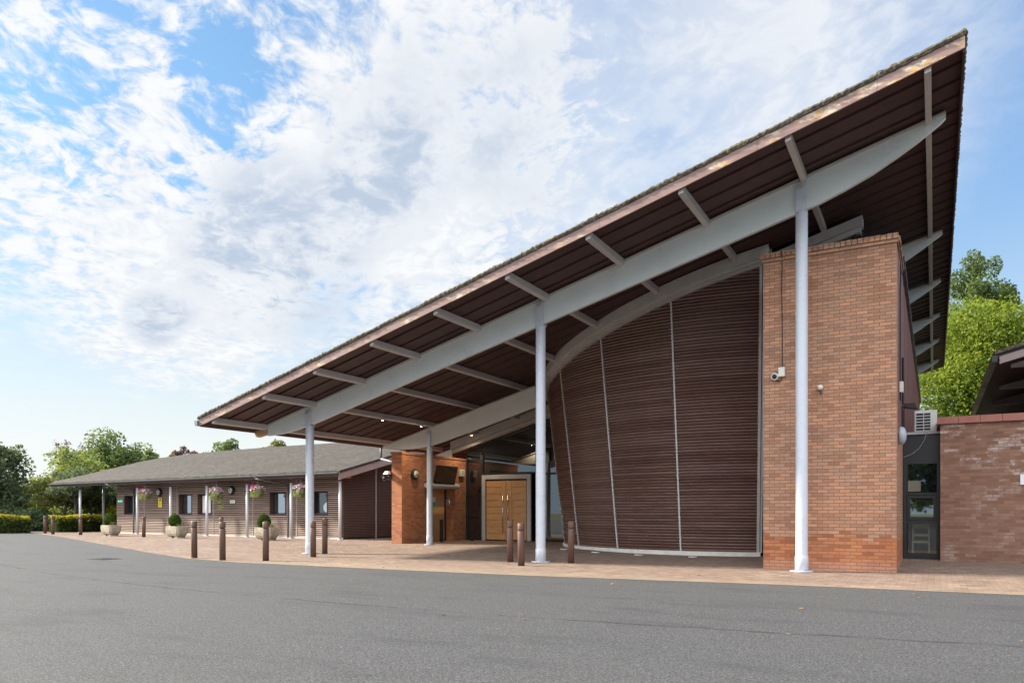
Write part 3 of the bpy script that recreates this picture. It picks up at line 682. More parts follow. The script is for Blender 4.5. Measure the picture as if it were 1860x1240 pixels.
mb=MB(); mb.poly([(-.16,21.5,3.32),(-.22,21.48,3.1),(-.34,21.49,2.9),(-.5,21.5,2.77),(-.68,21.52,2.70)],.008,6); tag(move_origin(mb.build('loose_cable',plain('grey_cable',(.3,.3,.28),.6,.05,5)),(-.16,21.5,3.3)),'thin grey cable sagging across the black panel above the slot window','cable')
mb=MB(); mb.box(1.76,2.2,21.17,21.195,1.95,2.19); tag(move_origin(mb.build('white_plate',plain('white_sign',(.75,.75,.74),.5,.02,5)),(1.98,21.18,1.95)),'blank white plate on the pinkish brick wall at the right edge','plate')
# second canopy behind the annex
CB=empty('dark_canopy','dark sloping canopy roof rising behind the pinkish brick wall','building',(6,30,3.6))
def S2(x): return 5.1+.27*(x-1.36)
mb=MB(); mb.hexa([(1.36,22,S2(1.36)),(9,22,S2(9)),(9,45,S2(9)),(1.36,45,S2(1.36)),(1.36,22,S2(1.36)+.10),(9,22,S2(9)+.10),(9,45,S2(9)+.1),(1.36,45,S2(1.36)+.1)]); r2=mb.build('roof',SOFFIT,CB)
mb=MB(); slab(mb,1.40,9,21.94,21.99,lambda x:S2(x)-.16,lambda x:S2(x)+.02); mb.build('barge_board',BARGE,CB)
mb=MB(); slab(mb,1.3,9,21.9,22.3,lambda x:S2(x)+.102,lambda x:S2(x)+.19); mb.build('tile_edge',MOSS,CB)
mb=MB(); mb.box(1.24,1.355,21.9,45,S2(1.36)-.1,S2(1.36)+.06); mb.build('gutter',DARK_METAL,CB)
for y in(23.5,27.5,31.5):
    mb=MB(); mb.prism([(1.75,S2(1.75)-.12),(2.6,S2(2.6)-.35),(9,S2(9)-.5),(9,S2(9)-.02),(1.75,S2(1.75)-.04)],'y',y-.05,y+.05); mb.build('beam',GREY_STEEL,CB)
mb=MB(); mb.box(3.2,9,24.5,44,3.64,5.5); mb.build('dark_wall',plain('dark_render',(.02,.02,.022),.7,.1,3),CB)
# ------------------------------------------------------------------ left timber building (own axes: x along the front, y back)
LB=empty('timber_lodge','long low timber clad lodge with brown tiled roof and eave columns','building',(-22.4,24.75,0),R(-4),local=True)
def lworld(lx,ly,z):
    c,s_=math.cos(R(4)),math.sin(R(4)); return (-22.4+lx*c+ly*s_,24.75-lx*s_+ly*c,z)
def lslats(mb,x0,x1,z0,z1,y=0.0):
    p=.0893; k=math.ceil((z0-.2)/p-1e-6); rj=random.Random(int(x0*100)+int(z0*10))
    while .2+k*p<z1-.01:
        z=.2+k*p; a=max(z,z0); b=min(z+.060,z1)
        if b-a>.01:
            e=rj.uniform(-.004,.004)
            mb.prism([(y+.01,a),(y-.028+e,a+.004),(y-.022+e,b-.004),(y+.01,b)],'x',x0,x1)
        k+=1
WIN=[(-17.25,-16.2),(-12.05,-10.92),(-10.42,-9.28),(-4.81,-3.68),(-2.05,-.92)]
WZ0,WZ1=.2+11*.0893,.2+23*.0893
mb=MB()
TR=[-15.26,-12.21,-9.12,-6.03,-2.93]
edges=[-18.05]+[v for w in WIN for v in w]+[-.03]
for i in range(0,len(edges),2): 
    lslats(mb,edges[i],edges[i+1],WZ0,WZ1)
for z0,z1 in((.2,WZ0),(WZ1,2.98)):
    e2=[-18.05]+TR+[-.03]
    for a,b in zip(e2,e2[1:]): lslats(mb,a+.02,b-.02,z0,z1)
FW=mb.build('clapboard_wall',CLAD,LB)
mb=MB()
cuts=[-18.05]+[v for w in WIN for v in w]+[-.0]
for i in range(0,len(cuts),2): mb.box(cuts[i],cuts[i+1],.012,.2,WZ0,WZ1)
mb.box(-18.05,0,.012,.2,.1,WZ0-.001); mb.box(-18.05,0,.012,.2,WZ1+.001,2.98)
mb.build('wall_backing',plain('dark_membrane',(.03,.022,.019),.9,.1,3),LB)
mb=MB(); mb.box(-18.05,0,-.03,.011,.10,.19); mb.build('plinth',plain('lodge_plinth',(.50,.47,.43),.8,.08,4),LB)
for x in TR:
    mb=MB(); mb.box(x-.018,x+.018,-.04,.01,.2,2.95); mb.build('cover_strip',plain('thin_strip',(.33,.29,.27),.6,.05,4) if 'thin_strip' not in MATS else MATS['thin_strip'],LB)
for i,(a,b) in enumerate(WIN):
    mb=MB(); mb.box(a,a+.035,-.05,.26,WZ0,WZ1); mb.box(b-.035,b,-.05,.26,WZ0,WZ1); mb.box(a+.035,b-.035,-.05,.26,WZ1-.035,WZ1); mb.box(a+.035,b-.035,-.05,.26,WZ0,WZ0+.035)
    w=mb.build('window',REVEAL,LB)
    mb=MB(); a2,b2=a+.036,b-.036; z0,z1=WZ0+.036,WZ1-.036
    mb.box(a2,a2+.05,.17,.22,z0,z1); mb.box(b2-.05,b2,.17,.22,z0,z1); mb.box(a2+.05,b2-.05,.17,.22,z1-.05,z1); mb.box(a2+.05,b2-.05,.17,.22,z0,z0+.05); mb.build('frame',DARK_METAL,w)
    mb=MB(); mb.box(a2+.05,b2-.05,.195,.21,z0+.05,z1-.05); mb.build('pane',[GLASS_DARK,GLASS_SKY,GLASS_SKY,GLASS_SKY,GLASS_DARK][i],w)
    if i==2:
        mb=MB(); mb.box(a2+.052,b2-.052,.185,.194,z0+.055,z1-.06); mb.build('blind',plain('white_blind',(.78,.78,.76),.7,.02,5),w)
# side wall under the verge
mb=MB(); p=.0715
def vtop(y): return 2.62+.265*(y+1)
k=0
while .2+k*p<4.6:
    z=.2+k*p; y0=max(.0,(z+.05-2.62)/.265-1)
    if y0<8: mb.prism([(-.01,z),(.028,z+.004),(.022,z+.048),(-.01,z+.052)],'y',y0,8)
    k+=1
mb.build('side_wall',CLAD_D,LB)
mb=MB(); mb.prism([(.2,.1),(8,.1),(8,vtop(8)+.1),(.2,vtop(.2)+.1)],'x',-.2,-.012); mb.build('side_backing',MATS['dark_membrane'],LB)
mb=MB(); mb.box(.0,.04,2.0,2.04,.12,vtop(2)); mb.build('cover_strip',TRIM,LB)
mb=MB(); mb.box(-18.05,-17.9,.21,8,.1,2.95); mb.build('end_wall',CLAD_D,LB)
# roof as one sheet with a rounded outline
def rz(ly): return 2.95+.265*(ly+1)
front=[(.85,-1),(-6,-1),(-12,-1),(-18,-1),(-23.6,-1)]
out=[(.85,-1),(-23.6,-1),(-24.0,-.4),(-24.0,1.2),(-24.3,3.0),(-24.8,5.2),(-24.4,6.5),(-22.7,7.3),(-19,7.8),(-14.6,7.95),(-9,7.75),(-4.5,7.2),(.85,6.9)]
def bow(p):   # roof skin with slight sag so the surface is not dead flat
    return rz(p[1])
mb=MB()
n=len(out); mb.add([(x,y,rz(y)+.10) for x,y in out]+[(x,y,rz(y)) for x,y in out],[tuple(range(n)),tuple(range(2*n-1,n-1,-1))]+[(i,(i+1)%n,n+(i+1)%n,n+i) for i in range(n)])
LR=mb.build('roof',SHINGLE,LB)
mb=MB(); mb.add([(x,y,rz(y)+.09) for x,y in out[5:]]+[(x*0.93,y+7,1.8+.1*0) for x,y in out[5:]],[(i,i+1,len(out[5:])+i+1,len(out[5:])+i) for i in range(len(out[5:])-1)]); mb.build('rear_roof',SHINGLE,LR)
GUT=plain('green_grey_gutter',(.115,.135,.13),.4,.08,4)
def half_round(mb,x0,x1,y,z,r):
    pts=[(y+r*math.cos(t),z+r*math.sin(t)) for t in [math.pi+math.pi*i/8 for i in range(9)]]+[(y+r,z+.01),(y-r,z+.01)]
    mb.prism(pts,'x',x0,x1)
mb=MB(); half_round(mb,-23.65,.80,-1.07,2.965,.065); mb.build('gutter',GUT,LR)
mb=MB(); mb.box(-23.6,.8,-1.0,-.97,2.80,2.945); mb.build('eave_board',SOFFIT,LR)
mb=MB(); mb.add([(-23.5,-.96,2.86),(.8,-.96,2.86),(.8,.0,3.0),(-23.5,.0,3.0)],[(0,1,2,3)]); mb.build('soffit',SOFFIT,LR)
mb=MB(); mb.hexa([(.78,-1,2.66),(.82,-1,2.66),(.82,6.9,rz(6.9)-.31),(.78,6.9,rz(6.9)-.31),(.78,-1,2.94),(.82,-1,2.94),(.82,6.9,rz(6.9)-.005),(.78,6.9,rz(6.9)-.005)]); mb.build('barge_board',BARGE,LR)
mb=MB(); mb.add([(0,0,rz(0)-.02),(.78,0,rz(0)-.02),(.78,6.9,rz(6.9)-.02),(0,6.9,rz(6.9)-.02)],[(0,1,2,3)]); mb.build('verge_soffit',SOFFIT,LR)
LX=[.46,-2.63,-5.71,-8.81,-11.88,-14.95,-20.9]
for x in LX+[None]:
    y=-.6
    if x is None: x,y=-22.7,1.7
    mb=MB(); mb.lathe([(.065,.11),(.065,2.62+(.6 if y>0 else 0)*1.0)],(x,y,0),16); c=mb.build('column',COLUMN_STEEL if False else plain('grey_column',(.52,.53,.55),.4,.05,5) if 'grey_column' not in MATS else MATS['grey_column'],LB,smooth=True)
    mb=MB(); mb.lathe([(.12,.11),(.12,.135),(.08,.16)],(x,y,0),14); mb.build('base_plate',GREY_STEEL,c)
    # tapered eave beam over the column
    zb=rz(y)-.16
    mb=MB(); mb.prism([(y-.38,rz(y-.38)-.08),(y-.3,rz(y-.3)-.12),(y+.1,rz(y)-.30),(y+.6,rz(y)-.30),(y+.6,rz(y+.6)-.04),(y-.38,rz(y-.38)-.04)],'x',x-.04,x+.04); mb.build('eave_beam',BARGE,LB)
for x in(-16.15,-3.42):
    mb=MB(); mb.poly([(x-1.1,-1.07,2.92),(x-1.1,-1.07,2.84),(x,-.12,2.55),(x,-.12,.14)],.04,10); mb.build('downpipe',GUT,LB,smooth=True)
# fittings on the lodge
def round_lamp(loc,rz_,label):
    t=empty('bulkhead_lamp',label,'wall lamp',loc,rz_,'round bulkhead lamps along the timber lodge' if 'timber' in label else None,local=True)
    mb=MB(); mb.lathe([(.17,0),(.205,.03),(.205,.10),(.18,.13)],(0,0,0),24,'y'); mb.build('casing',BLACK,t,smooth=True)
    mb=MB(); mb.lathe([(.15,.125),(.13,.15),(.06,.165),(.01,.168)],(0,0,0),20,'y'); mb.build('diffuser',plain('frosted_glass',(.58,.58,.56),.4,.05,6) if 'frosted_glass' not in MATS else MATS['frosted_glass'],t,smooth=True)
    mb=MB()
    for a in(90,210,330): mb.tube((0,-.175,0),(.17*math.cos(R(a)),-.14,.17*math.sin(R(a))),.011,.011,6)
    mb.build('guard',BLACK,t); return t
round_lamp(lworld(-13.75,-.03,2.37),R(-4),'round black bulkhead lamp above the yellow sign on the timber lodge')
round_lamp(lworld(-7.6,-.03,2.37),R(-4),'round black bulkhead lamp above the small white plate on the timber lodge')
round_lamp((-17.44,23.22,2.76),R(90),'round black bulkhead lamp on the shaded face of the orange brick pier')
mb=MB(); lo=lworld(-13.73,-.05,1.58)
t=empty('warning_sign','yellow vertical notice with a black symbol on the timber lodge wall','sign',lo,R(-4),local=True)
mb.box(-.17,.17,-.01,0,0,.48); mb.build('board',plain('yellow_sign',(.80,.66,.02),.5,.03,5),t)
mb=MB(); mb.tube((-.02,-.0125,.30),(.05,-.0125,.42),.035,.05,8); mb.tube((.05,-.0125,.42),(.06,-.0125,.445),.02,.03,8); mb.v=[(x,-.0115-.001*(y<-.0125),z) for x,y,z in mb.v]
for i in range(4): mb.box(-.11,.11-.05*(i%2),-.0125,-.0105,.06+i*.05,.075+i*.05)
mb.build('symbol',BLACK,t)
t=empty('exit_sign','small green sign with white symbols at the far end of the timber lodge','sign',lworld(-17.62,-.05,1.83),R(-4),local=True)
mb=MB(); mb.box(-.26,.26,-.01,0,0,.2); mb.build('board',plain('green_sign',(.08,.40,.22),.5,.03,5),t)
mb=MB(); mb.box(-.22,-.10,-.0125,-.0105,.06,.14); mb.prism([(-.08,.10),(-.0,.15),(-.0,.05)],'y',-.0125,-.0105)
for i in range(3): mb.box(.04+i*.07,.08+i*.07,-.0125,-.0105,.05,.15)
mb.build('symbol',plain('white_symbol',(.75,.8,.75),.5,.02,5),t)
t=empty('name_plate','small white plate under the lamp in the middle of the timber lodge','sign',lworld(-7.56,-.05,1.74),R(-4),local=True)
mb=MB(); mb.box(-.2,.2,-.01,0,0,.16); mb.build('board',MATS['white_sign'],t)
mb=MB(); mb.box(-.15,.12,-.012,-.0105,.09,.11); mb.box(-.15,.05,-.012,-.0105,.05,.065); mb.build('lettering',GREY_STEEL,t)
mb=MB(); mb.lathe([(.22,0),(.22,.004)],(0,0,0),20,'y'); o=mb.build('round_sticker',plain('pale_sticker',(.70,.76,.75),.5,.04,5)); o.location=lworld(-1.2,.185,1.52); o.rotation_euler=(0,0,R(-4)); tag(o,'round pale sticker in the window nearest the canopy','sticker')
# hanging baskets
def leafquads(n,fn,size,rng,jit=.5,up=0):
    P=np.array([fn() for _ in range(n)])
    d=rng.normal(size=(n,3)); d[:,2]+=up; d/=np.linalg.norm(d,axis=1)[:,None]
    a=np.cross(d,rng.normal(size=(n,3))); a/=np.linalg.norm(a,axis=1)[:,None]; b=np.cross(d,a)
    s_=size*(1+jit*(rng.random(n)-.5)*2)[:,None]
    q=np.stack([P-a*s_*.5,P+b*s_*.33+a*s_*.05,P+a*s_*.55,P-b*s_*.33+a*s_*.05],1)
    return q.reshape(-1,3),n
def leafobj(name,m,quads,parent=None):
    V=np.concatenate([q for q,_ in quads]); n=len(V)//4
    if parent is not None: V=V-np.array(tuple(parent.get('_base',(0,0,0))))
    me=bpy.data.meshes.new(name); me.vertices.add(n*4); me.vertices.foreach_set('co',V.astype(np.float32).ravel())
    me.loops.add(n*4); me.loops.foreach_set('vertex_index',np.arange(n*4,dtype=np.int32))
    me.polygons.add(n); me.polygons.foreach_set('loop_start',np.arange(0,n*4,4,dtype=np.int32)); me.polygons.foreach_set('loop_total',np.full(n,4,dtype=np.int32))
    me.update(calc_edges=True); me.materials.append(m)
    o=bpy.data.objects.new(name,me); COL.objects.link(o)
    if parent is not None: o.parent=parent; o['_base']=parent.get('_base',(0,0,0))
    return o
def basket(loc,label,seed,red=True,trail=.0):
    rg=np.random.default_rng(seed); rx=random.Random(seed)
    t=empty('hanging_basket',label,'hanging basket',loc,0,'flower baskets hanging from the lodge eave',local=True)
    mb=MB(); mb.lathe([(.03,-.33),(.10,-.25),(.17,-.12),(.19,0),(.18,.01)],(0,0,0),16); mb.build('pot',plain('basket_liner',(.42,.38,.30),.8,.1,8) if 'basket_liner' not in MATS else MATS['basket_liner'],t,smooth=True)
    mb=MB()
    for a in(0,120,240): mb.tube((.18*math.cos(R(a)),.18*math.sin(R(a)),0),(0,0,.38),.005,.005,5)
    mb.tube((0,0,.38),(0,0,.56),.006,.006,5); mb.build('chain',GREY_STEEL,t)
    def fl():
        a=rx.uniform(0,6.28); r=rx.uniform(.05,.36); return (r*math.cos(a),r*math.sin(a),.20-r*.35+rx.uniform(-.08,.08))
    def fo():
        a=rx.uniform(0,6.28); r=rx.uniform(.1,.34); return (r*math.cos(a),r*math.sin(a),.05-rx.random()**1.2*(.35+trail*(1 if math.cos(a-1)>.5 else .2)))
    leafobj('foliage',LEAF_LIGHT,[leafquads(420,fo,.075,rg)],t)
    leafobj('blossom',PETAL_W,[leafquads(150,fl,.085,rg)],t)
    if red:
        leafobj('blossom',PETAL_R,[leafquads(45,lambda:(rx.uniform(-.28,.0),rx.uniform(-.3,.1),rx.uniform(.02,.26)),.085,rg)],t)
basket(lworld(-13.95,-.75,2.30),'magenta and white flower basket over the bollard nearest the yellow sign',1)
basket(lworld(-7.85,-.75,2.28),'pale pink flower basket with long trailing stems above the middle windows',2,False,.55)
basket(lworld(-4.76,-.75,2.30),'magenta and pink flower basket above the nearest stone trough',3)
basket(lworld(-1.85,-.75,2.30),'pale pink flower basket beside the tall white canopy column',4,False)
# planters with clipped box
def planter(loc,rz_,label,seed):
    t=empty('stone_planter',label,'planter',loc,rz_,'stone troughs with clipped box along the lodge',local=True)
    mb=MB(); pts0=[(-.52,-.22),(-.42,-.30),(.42,-.30),(.52,-.22),(.52,.22),(.42,.30),(-.42,.30),(-.52,.22)]
    def ringp(s_,z): return [(x*s_,y*s_,z) for x,y in pts0]
    rs=[ringp(.80,.10),(ringp(.95,.22)),ringp(1,.34),ringp(1,.54),ringp(.86,.54),ringp(.82,.46)]
    vs=[v for r in rs for v in r]; fs=[(k*8+i,k*8+(i+1)%8,(k+1)*8+(i+1)%8,(k+1)*8+i) for k in range(5) for i in range(8)]+[tuple(range(7,-1,-1)),tuple(range(40,48))]
    mb.add(vs,fs); mb.build('trough',STONE,t,bevel=.012)
    for x in(-.22,.22):
        mb=MB(); mb.box(x-.13,x+.13,-.2,.2,.0,.098); mb.build('foot',STONE,t)
    rg=np.random.default_rng(seed); rx=random.Random(seed)
    cx=-.16
    def egg():
        th=rx.uniform(0,6.28); u=rx.uniform(-1,1); r=math.sqrt(1-u*u); k=rx.uniform(.86,1.02)
        w=.28*(1-.22*max(0,u)); return (cx+w*r*math.cos(th)*k,w*r*math.sin(th)*k,.80+.31*u*k)
    leafobj('topiary',LEAF_BOX,[leafquads(2200,egg,.05,rg)],t)
    mb=MB(); mb.lathe([(.08,-.26),(.2,-.16),(.235,0),(.19,.15),(.10,.25),(.02,.275)],(cx,0,.80),14); mb.build('topiary_core',LEAF_HEDGE,t)
    def sm(): return (rx.uniform(.1,.42),rx.uniform(-.18,.18),.5+rx.random()**2*.2)
    leafobj('bedding_plant',LEAF_OLIVE,[leafquads(160,sm,.055,rg)],t)
planter((-35.85,22.75,.12),R(-6),'stone trough with clipped box farthest along the timber lodge',5)
planter((-30.45,22.5,.12),R(-4),'stone trough with clipped box below the round lamp and windows, middle of three',6)
planter((-24.5,22.4,.12),R(-3),'stone trough with clipped box standing nearest the white canopy column',7)
# bollards
def bollard_proto():
    t=empty('timber_bollard','','bollard',(0,0,0),0,'round timber bollards edging the forecourt',local=True)
    r=.083
    mb=MB(); mb.lathe([(r,0),(r,.86),(r-.003,.865)],(0,0,0),20); mb.build('post',BOLLARD,t,smooth=True)
    mb=MB(); mb.lathe([(r-.016,.866),(r-.016,.884)],(0,0,0),16); mb.build('groove',BLACK,t)
    mb=MB(); mb.lathe([(r-.002,.885),(r,.89),(r,1.04),(r-.012,1.055),(.02,1.062)],(0,0,0),20); mb.build('cap',BOLLARD,t,smooth=True)
    return t
BL=[((-43.5,23.75),'timber bollard at the far left, outer one of the pair before the hedge'),((-41.3,22.95),'timber bollard at the far left, right hand one of the pair before the hedge'),
((-38.85,23.0),'timber bollard in front of the farthest lodge column'),((-32.8,22.45),'timber bollard below the magenta flower basket by the yellow sign'),
((-18.38,14.15),'timber bollard at the asphalt edge, leftmost of the near row'),((-16.87,13.88),'timber bollard at the asphalt edge with another post right behind it'),
((-25.7,21.1),'timber bollard mostly hidden behind the second near bollard'),((-15.65,14.28),'timber bollard in front of the nearest stone trough'),
((-15.77,16.17),'timber bollard touching the right side of the leftmost canopy column'),((-19.6,20.7),'timber bollard almost hidden behind the leftmost canopy column'),
((-16.44,17.35),'timber bollard standing alone just right of the leftmost canopy column'),((-9.62,16.96),'orange lit timber bollard in front of the oak doors, rear one of the pair'),
((-8.76,15.99),'orange lit timber bollard in front of the oak doors, nearer one of the pair'),((-8.01,17.24),'timber bollard in front of the louvred drum, right of the middle column')]
bp=bollard_proto()
for i,((x,y),lab) in enumerate(BL):
    o=bp if i==0 else dup(bp)
    o.location=(x,y,gz(y)); o.rotation_euler=(R(random.uniform(-.6,.6)),R(random.uniform(-.6,.6)),random.uniform(0,6)); o['label']=lab
    s_=random.uniform(.97,1.03); o.scale=(1,1,s_ if y<20 else .93)
for (x,y),lab in(((-17.1,24.6),'slim dark post in front of the timber side door'),((-16.75,26.3),'slim dark post in front of the entrance glass beside the oak doors')):
    t=empty('barrier_post',lab,'post',(x,y,.12),0,'slim dark posts at the entrance')
    mb=MB(); mb.box(x-.055,x+.055,y-.055,y+.055,.12,1.0); mb.build('post',BLACK,t,bevel=.006)
    mb=MB(); mb.box(x-.05,x+.05,y-.05,y+.05,1.003,1.02); mb.build('cap',DARK_METAL,t)
# display screen, floodlight, speaker, signs near the entrance
t=empty('display_screen','black display screen tilted out above the timber side door','screen',(-17.45,25.3,2.8))
mb=MB(); c=Vector((-17.14,24.95,2.80)); dn=Vector((.10,0,-.35)); 
h=Vector((-.09,0,-.36)); w_=Vector((0,.72,0)); nrm=Vector((.04,0,-.01))
mb.hexa([c+h-w_-nrm,c+h-w_+nrm,c+h+w_+nrm,c+h+w_-nrm,c-h-w_-nrm,c-h-w_+nrm,c-h+w_+nrm,c-h+w_-nrm]); mb.build('casing',BLACK,t)
mb=MB(); q=c+Vector((.0425,0,-.0105)); mb.add([q+h*.9-w_*.94,q+h*.9+w_*.94,q-h*.9+w_*.94,q-h*.9-w_*.94],[(0,1,2,3)]); mb.build('screen',mat('screen_glass',glass_fn((.012,.014,.017),1.6,.15)),t)
mb=MB(); mb.box(-17.44,-17.16,24.87,25.03,2.75,2.85); mb.build('wall_arm',BLACK,t)
t=empty('flood_light','white topped floodlight at the outer edge of the orange brick pier','flood light',(-18.1,22.55,2.8))
mb=MB(); mb.hexa([(-18.20,22.3,2.74),(-17.96,22.3,2.74),(-17.96,22.49,2.74),(-18.20,22.49,2.74),(-18.13,22.35,2.86),(-17.98,22.35,2.86),(-17.98,22.49,2.86),(-18.13,22.49,2.86)]); mb.build('lamp_housing',plain('pale_housing',(.55,.55,.52),.5,.05,6),t)
mb=MB(); mb.box(-18.18,-17.98,22.32,22.48,2.69,2.738); mb.build('lens',BLACK,t)
mb=MB(); mb.box(-18.02,-17.91,22.44,22.499,2.6,2.738); mb.build('bracket',BLACK,t)
t=empty('wall_speaker','small white box on the brick wall beside the entrance glass','speaker',(-17.45,26.5,2.95))
mb=MB(); mb.box(-17.447,-17.33,26.35,26.65,2.82,3.1); mb.build('casing',MATS['cream_plastic'],t,bevel=.01)
mb=MB(); mb.box(-17.329,-17.325,26.4,26.6,2.86,3.06); mb.build('grille',GREY_STEEL,t)
t=empty('notice','white and green notice on the timber side door','sign',(-17.86,25.0,1.5))
mb=MB(); mb.box(-17.858,-17.85,24.75,25.25,1.48,1.72); mb.build('green_panel',MATS['green_sign'],t)
mb=MB(); mb.box(-17.858,-17.85,24.75,25.25,1.723,1.92); mb.build('white_panel',MATS['white_sign'],t)
mb=MB(); mb.lathe([(.085,-.02),(.15,0),(.15,.015),(.13,.03),(.02,.035)],(-17.75,25.95,1.72),20,'y'); tag(move_origin(mb.build('round_plaque',PULL),(-17.75,25.95,1.72)),'round metal plaque on the brick pier right of the side door','plaque')
t=empty('wall_camera','cluster of small white cameras and cables under the lodge verge','security camera',lworld(.05,2.3,2.95),0)
bx,by,bz=lworld(.05,2.3,2.95)
for k,(dx,dy,dz) in enumerate(((.1,0,.0),(.12,.35,.1),(.08,.7,.02))):
    mb=MB(); mb.tube((bx+dx,by+dy,bz+dz),(bx+dx+.16,by+dy-.12,bz+dz-.06),.045,.05,10); mb.tube((bx,by+dy,bz+dz),(bx+dx,by+dy,bz+dz),.02,.02,6); mb.build('camera_body',MATS['cream_plastic'],t)
mb=MB(); mb.poly([(bx+.02,by,bz),(bx+.1,by+.1,bz-.2),(bx+.05,by+.4,bz-.1),(bx+.02,by+.8,bz-.15)],.01,5); mb.build('cable',GREY_STEEL,t)
# ground bits
t=empty('drain_grate','flat dark drain grate set in the asphalt left of the bollards','drain',(-20.2,12.65,0))
mb=MB(); mb.box(-20.55,-19.85,12.35,12.95,-.02,.001); mb.build('frame',DARK_METAL,t)
mb=MB()
for i in range(8): mb.box(-20.5+i*.083,-20.46+i*.083,12.4,12.9,.0015,.006)
mb.build('bars',plain('iron_bar',(.05,.05,.052),.6,.1,5),t)
for i,a in enumerate((-88,-101,-114,-128)):
    p=cone_pt(a,.12,.75); 
    t=empty('ground_light',['flat ground uplight before the drum, nearest the brick tower','flat ground uplight before the drum, second from the brick tower','flat ground uplight before the drum, third from the brick tower','flat ground uplight before the drum, nearest the middle column'][i],'ground light',(p.x,p.y,.12),0,'ground lights along the foot of the drum')
    mb=MB(); mb.lathe([(.13,.0),(.13,.03),(.10,.045)],(p.x,p.y,gz(p.y)+.001),16); mb.build('rim',GREY_STEEL,t,smooth=True)
    mb=MB(); mb.lathe([(.09,.045),(.05,.052)],(p.x,p.y,gz(p.y)+.0012),14); mb.build('lens',DARK_METAL,t)
rg=np.random.default_rng(5); rx=random.Random(5)
def lf():
    if rx.random()<.4: x=rx.uniform(-22,-10); y=rx.uniform(14.2,18)
    elif rx.random()<.5: x=rx.uniform(-12,2); y=rx.uniform(6,14)
    else: x=rx.uniform(-9,2); y=rx.uniform(14.5,17.5)
    return (x,y,gz(y)+.008)
q,n=leafquads(110,lf,.06,rg,.5,6)
o=leafobj('fallen_leaves',plain('dry_leaf',(.20,.13,.06),.8,.2,6),[(q,n)]); o['kind']='stuff'; o['label']='scattered dry leaves on the paving and asphalt'
# ------------------------------------------------------------------ vegetation
def tree(name,label,base,h,crown,seed,m,leaf=.32,n=5000,trunk=.16,k=26,group=None,cat='tree',gap=.0,limbs=7):
    """crown=(cx,cy,cz,rx,ry,rz) in world metres; clumps of leaf faces are spread through it"""
    rg=np.random.default_rng(seed); rx=random.Random(seed)
    t=empty(name,label,cat,base,0,group)
    cx,cy,cz,ax,ay,az=crown
    cl=[]
    for i in range(k):
        th=rx.uniform(0,6.28); u=rx.uniform(-.75,1); r=math.sqrt(max(0,1-u*u)); d=rx.uniform(.45,.92)
        rr=rx.uniform(.2,.40)*(1-gap*.4); s_=rx.uniform(.85,1.12)
        cl.append((cx+ax*r*math.cos(th)*d*s_,cy+ay*r*math.sin(th)*d*s_,cz+az*u*d*s_,ax*rr,ay*rr,az*rr*.85))
    if gap<.5: cl.append((cx,cy,cz,ax*.6,ay*.6,az*.6))
    tot=sum(c[3]*c[4] for c in cl)
    qs=[]
    for c in cl:
        nn=max(20,int(n*c[3]*c[4]/tot))
        def fn():
            v=np.array([rx.gauss(0,1) for _ in range(3)]); v/=np.linalg.norm(v)
            d=rx.random()**.45*1.08
            return (c[0]+c[3]*v[0]*d,c[1]+c[4]*v[1]*d,c[2]+c[5]*v[2]*d)
        qs.append(leafquads(nn,fn,leaf,rg,.6))
    leafobj('crown',m,qs,t)
    mb=MB(); b=Vector(base); top=Vector((cx,cy,cz))
    mid=b.lerp(top,.55)+Vector((rx.uniform(-.3,.3),0,0))
    mb.tube(b-Vector((0,0,.1)),mid,trunk,trunk*.7,9,False); mb.tube(mid,top,trunk*.7,trunk*.3,8,False)
    for c in cl[:limbs]: 
        st=b.lerp(top,rx.uniform(.45,.9)); e=Vector(c[:3]); m_=st.lerp(e,.5)+Vector((0,0,.12*h*.3))
        mb.tube(st,m_,trunk*.35,trunk*.22,6,False); mb.tube(m_,e,trunk*.22,trunk*.07,6,False)
    mb.build('trunk',BARK,t); return t
def U(u,v,d):   # helper used once to lay out the trees along sight lines from the car park
    a=(u-930)/1360; s_,k_=.49124,.87103; return (d*(-s_+a*k_),d*(k_+a*s_),1.3+d*(930-v)/1360)
tree('broadleaf_tree','tall dark green tree at the left edge of the photo',(-54.6,27,-.0),6.5,(-55.3,26.6,3.3,2.9,3,3.1),21,LEAF_DARK,.22,9000,.22,30)
tree('broadleaf_tree','rounded light green tree behind the left end of the lodge',(-58.5,33.9,0),6.3,(-58.3,33.9,3.6,3.7,3.4,2.75),22,LEAF_LIGHT,.2,11000,.2,34)
tree('broadleaf_tree','small olive green tree in front of the rounded light green one',(-50.5,28.5,0),4,(-51.2,29.5,2.6,3.0,2.6,1.55),32,LEAF_OLIVE,.17,8000,.14,26)
tree('broadleaf_tree','tall spreading green tree rising above the left end of the lodge roof',(-76.6,48.7,-.3),10,(-76.4,48.8,5.7,4.9,4.4,4.2),23,LEAF_MID,.26,15000,.25,44,gap=.15)
tree('sparse_tree','thin almost bare tree left of the tall spreading tree',(-75.8,43.3,-.3),9,(-75.7,43.4,7.3,1.7,1.6,1.9),24,LEAF_PURPLE,.13,420,.09,22,gap=1,limbs=20)
tree('purple_tree','purple leaved tree just above the lodge roof',(-65.7,49.1,0),8,(-65.6,49.1,6.4,1.8,1.7,1.7),25,LEAF_PURPLE,.2,2600,.14,22,gap=.7)
tree('broadleaf_tree','small green tree between the tall spreading tree and the purple one',(-63.2,44.7,0),6.8,(-63.4,44.7,5.5,1.9,1.6,1.5),26,LEAF_MID,.2,3000,.14,20,gap=.6)
tree('broadleaf_tree','small pale olive tree left of the purple tree',(-64.9,46.6,0),6.8,(-65.0,46.8,5.9,1.2,1.2,1.3),27,LEAF_OLIVE,.2,1500,.12,16,gap=.6)
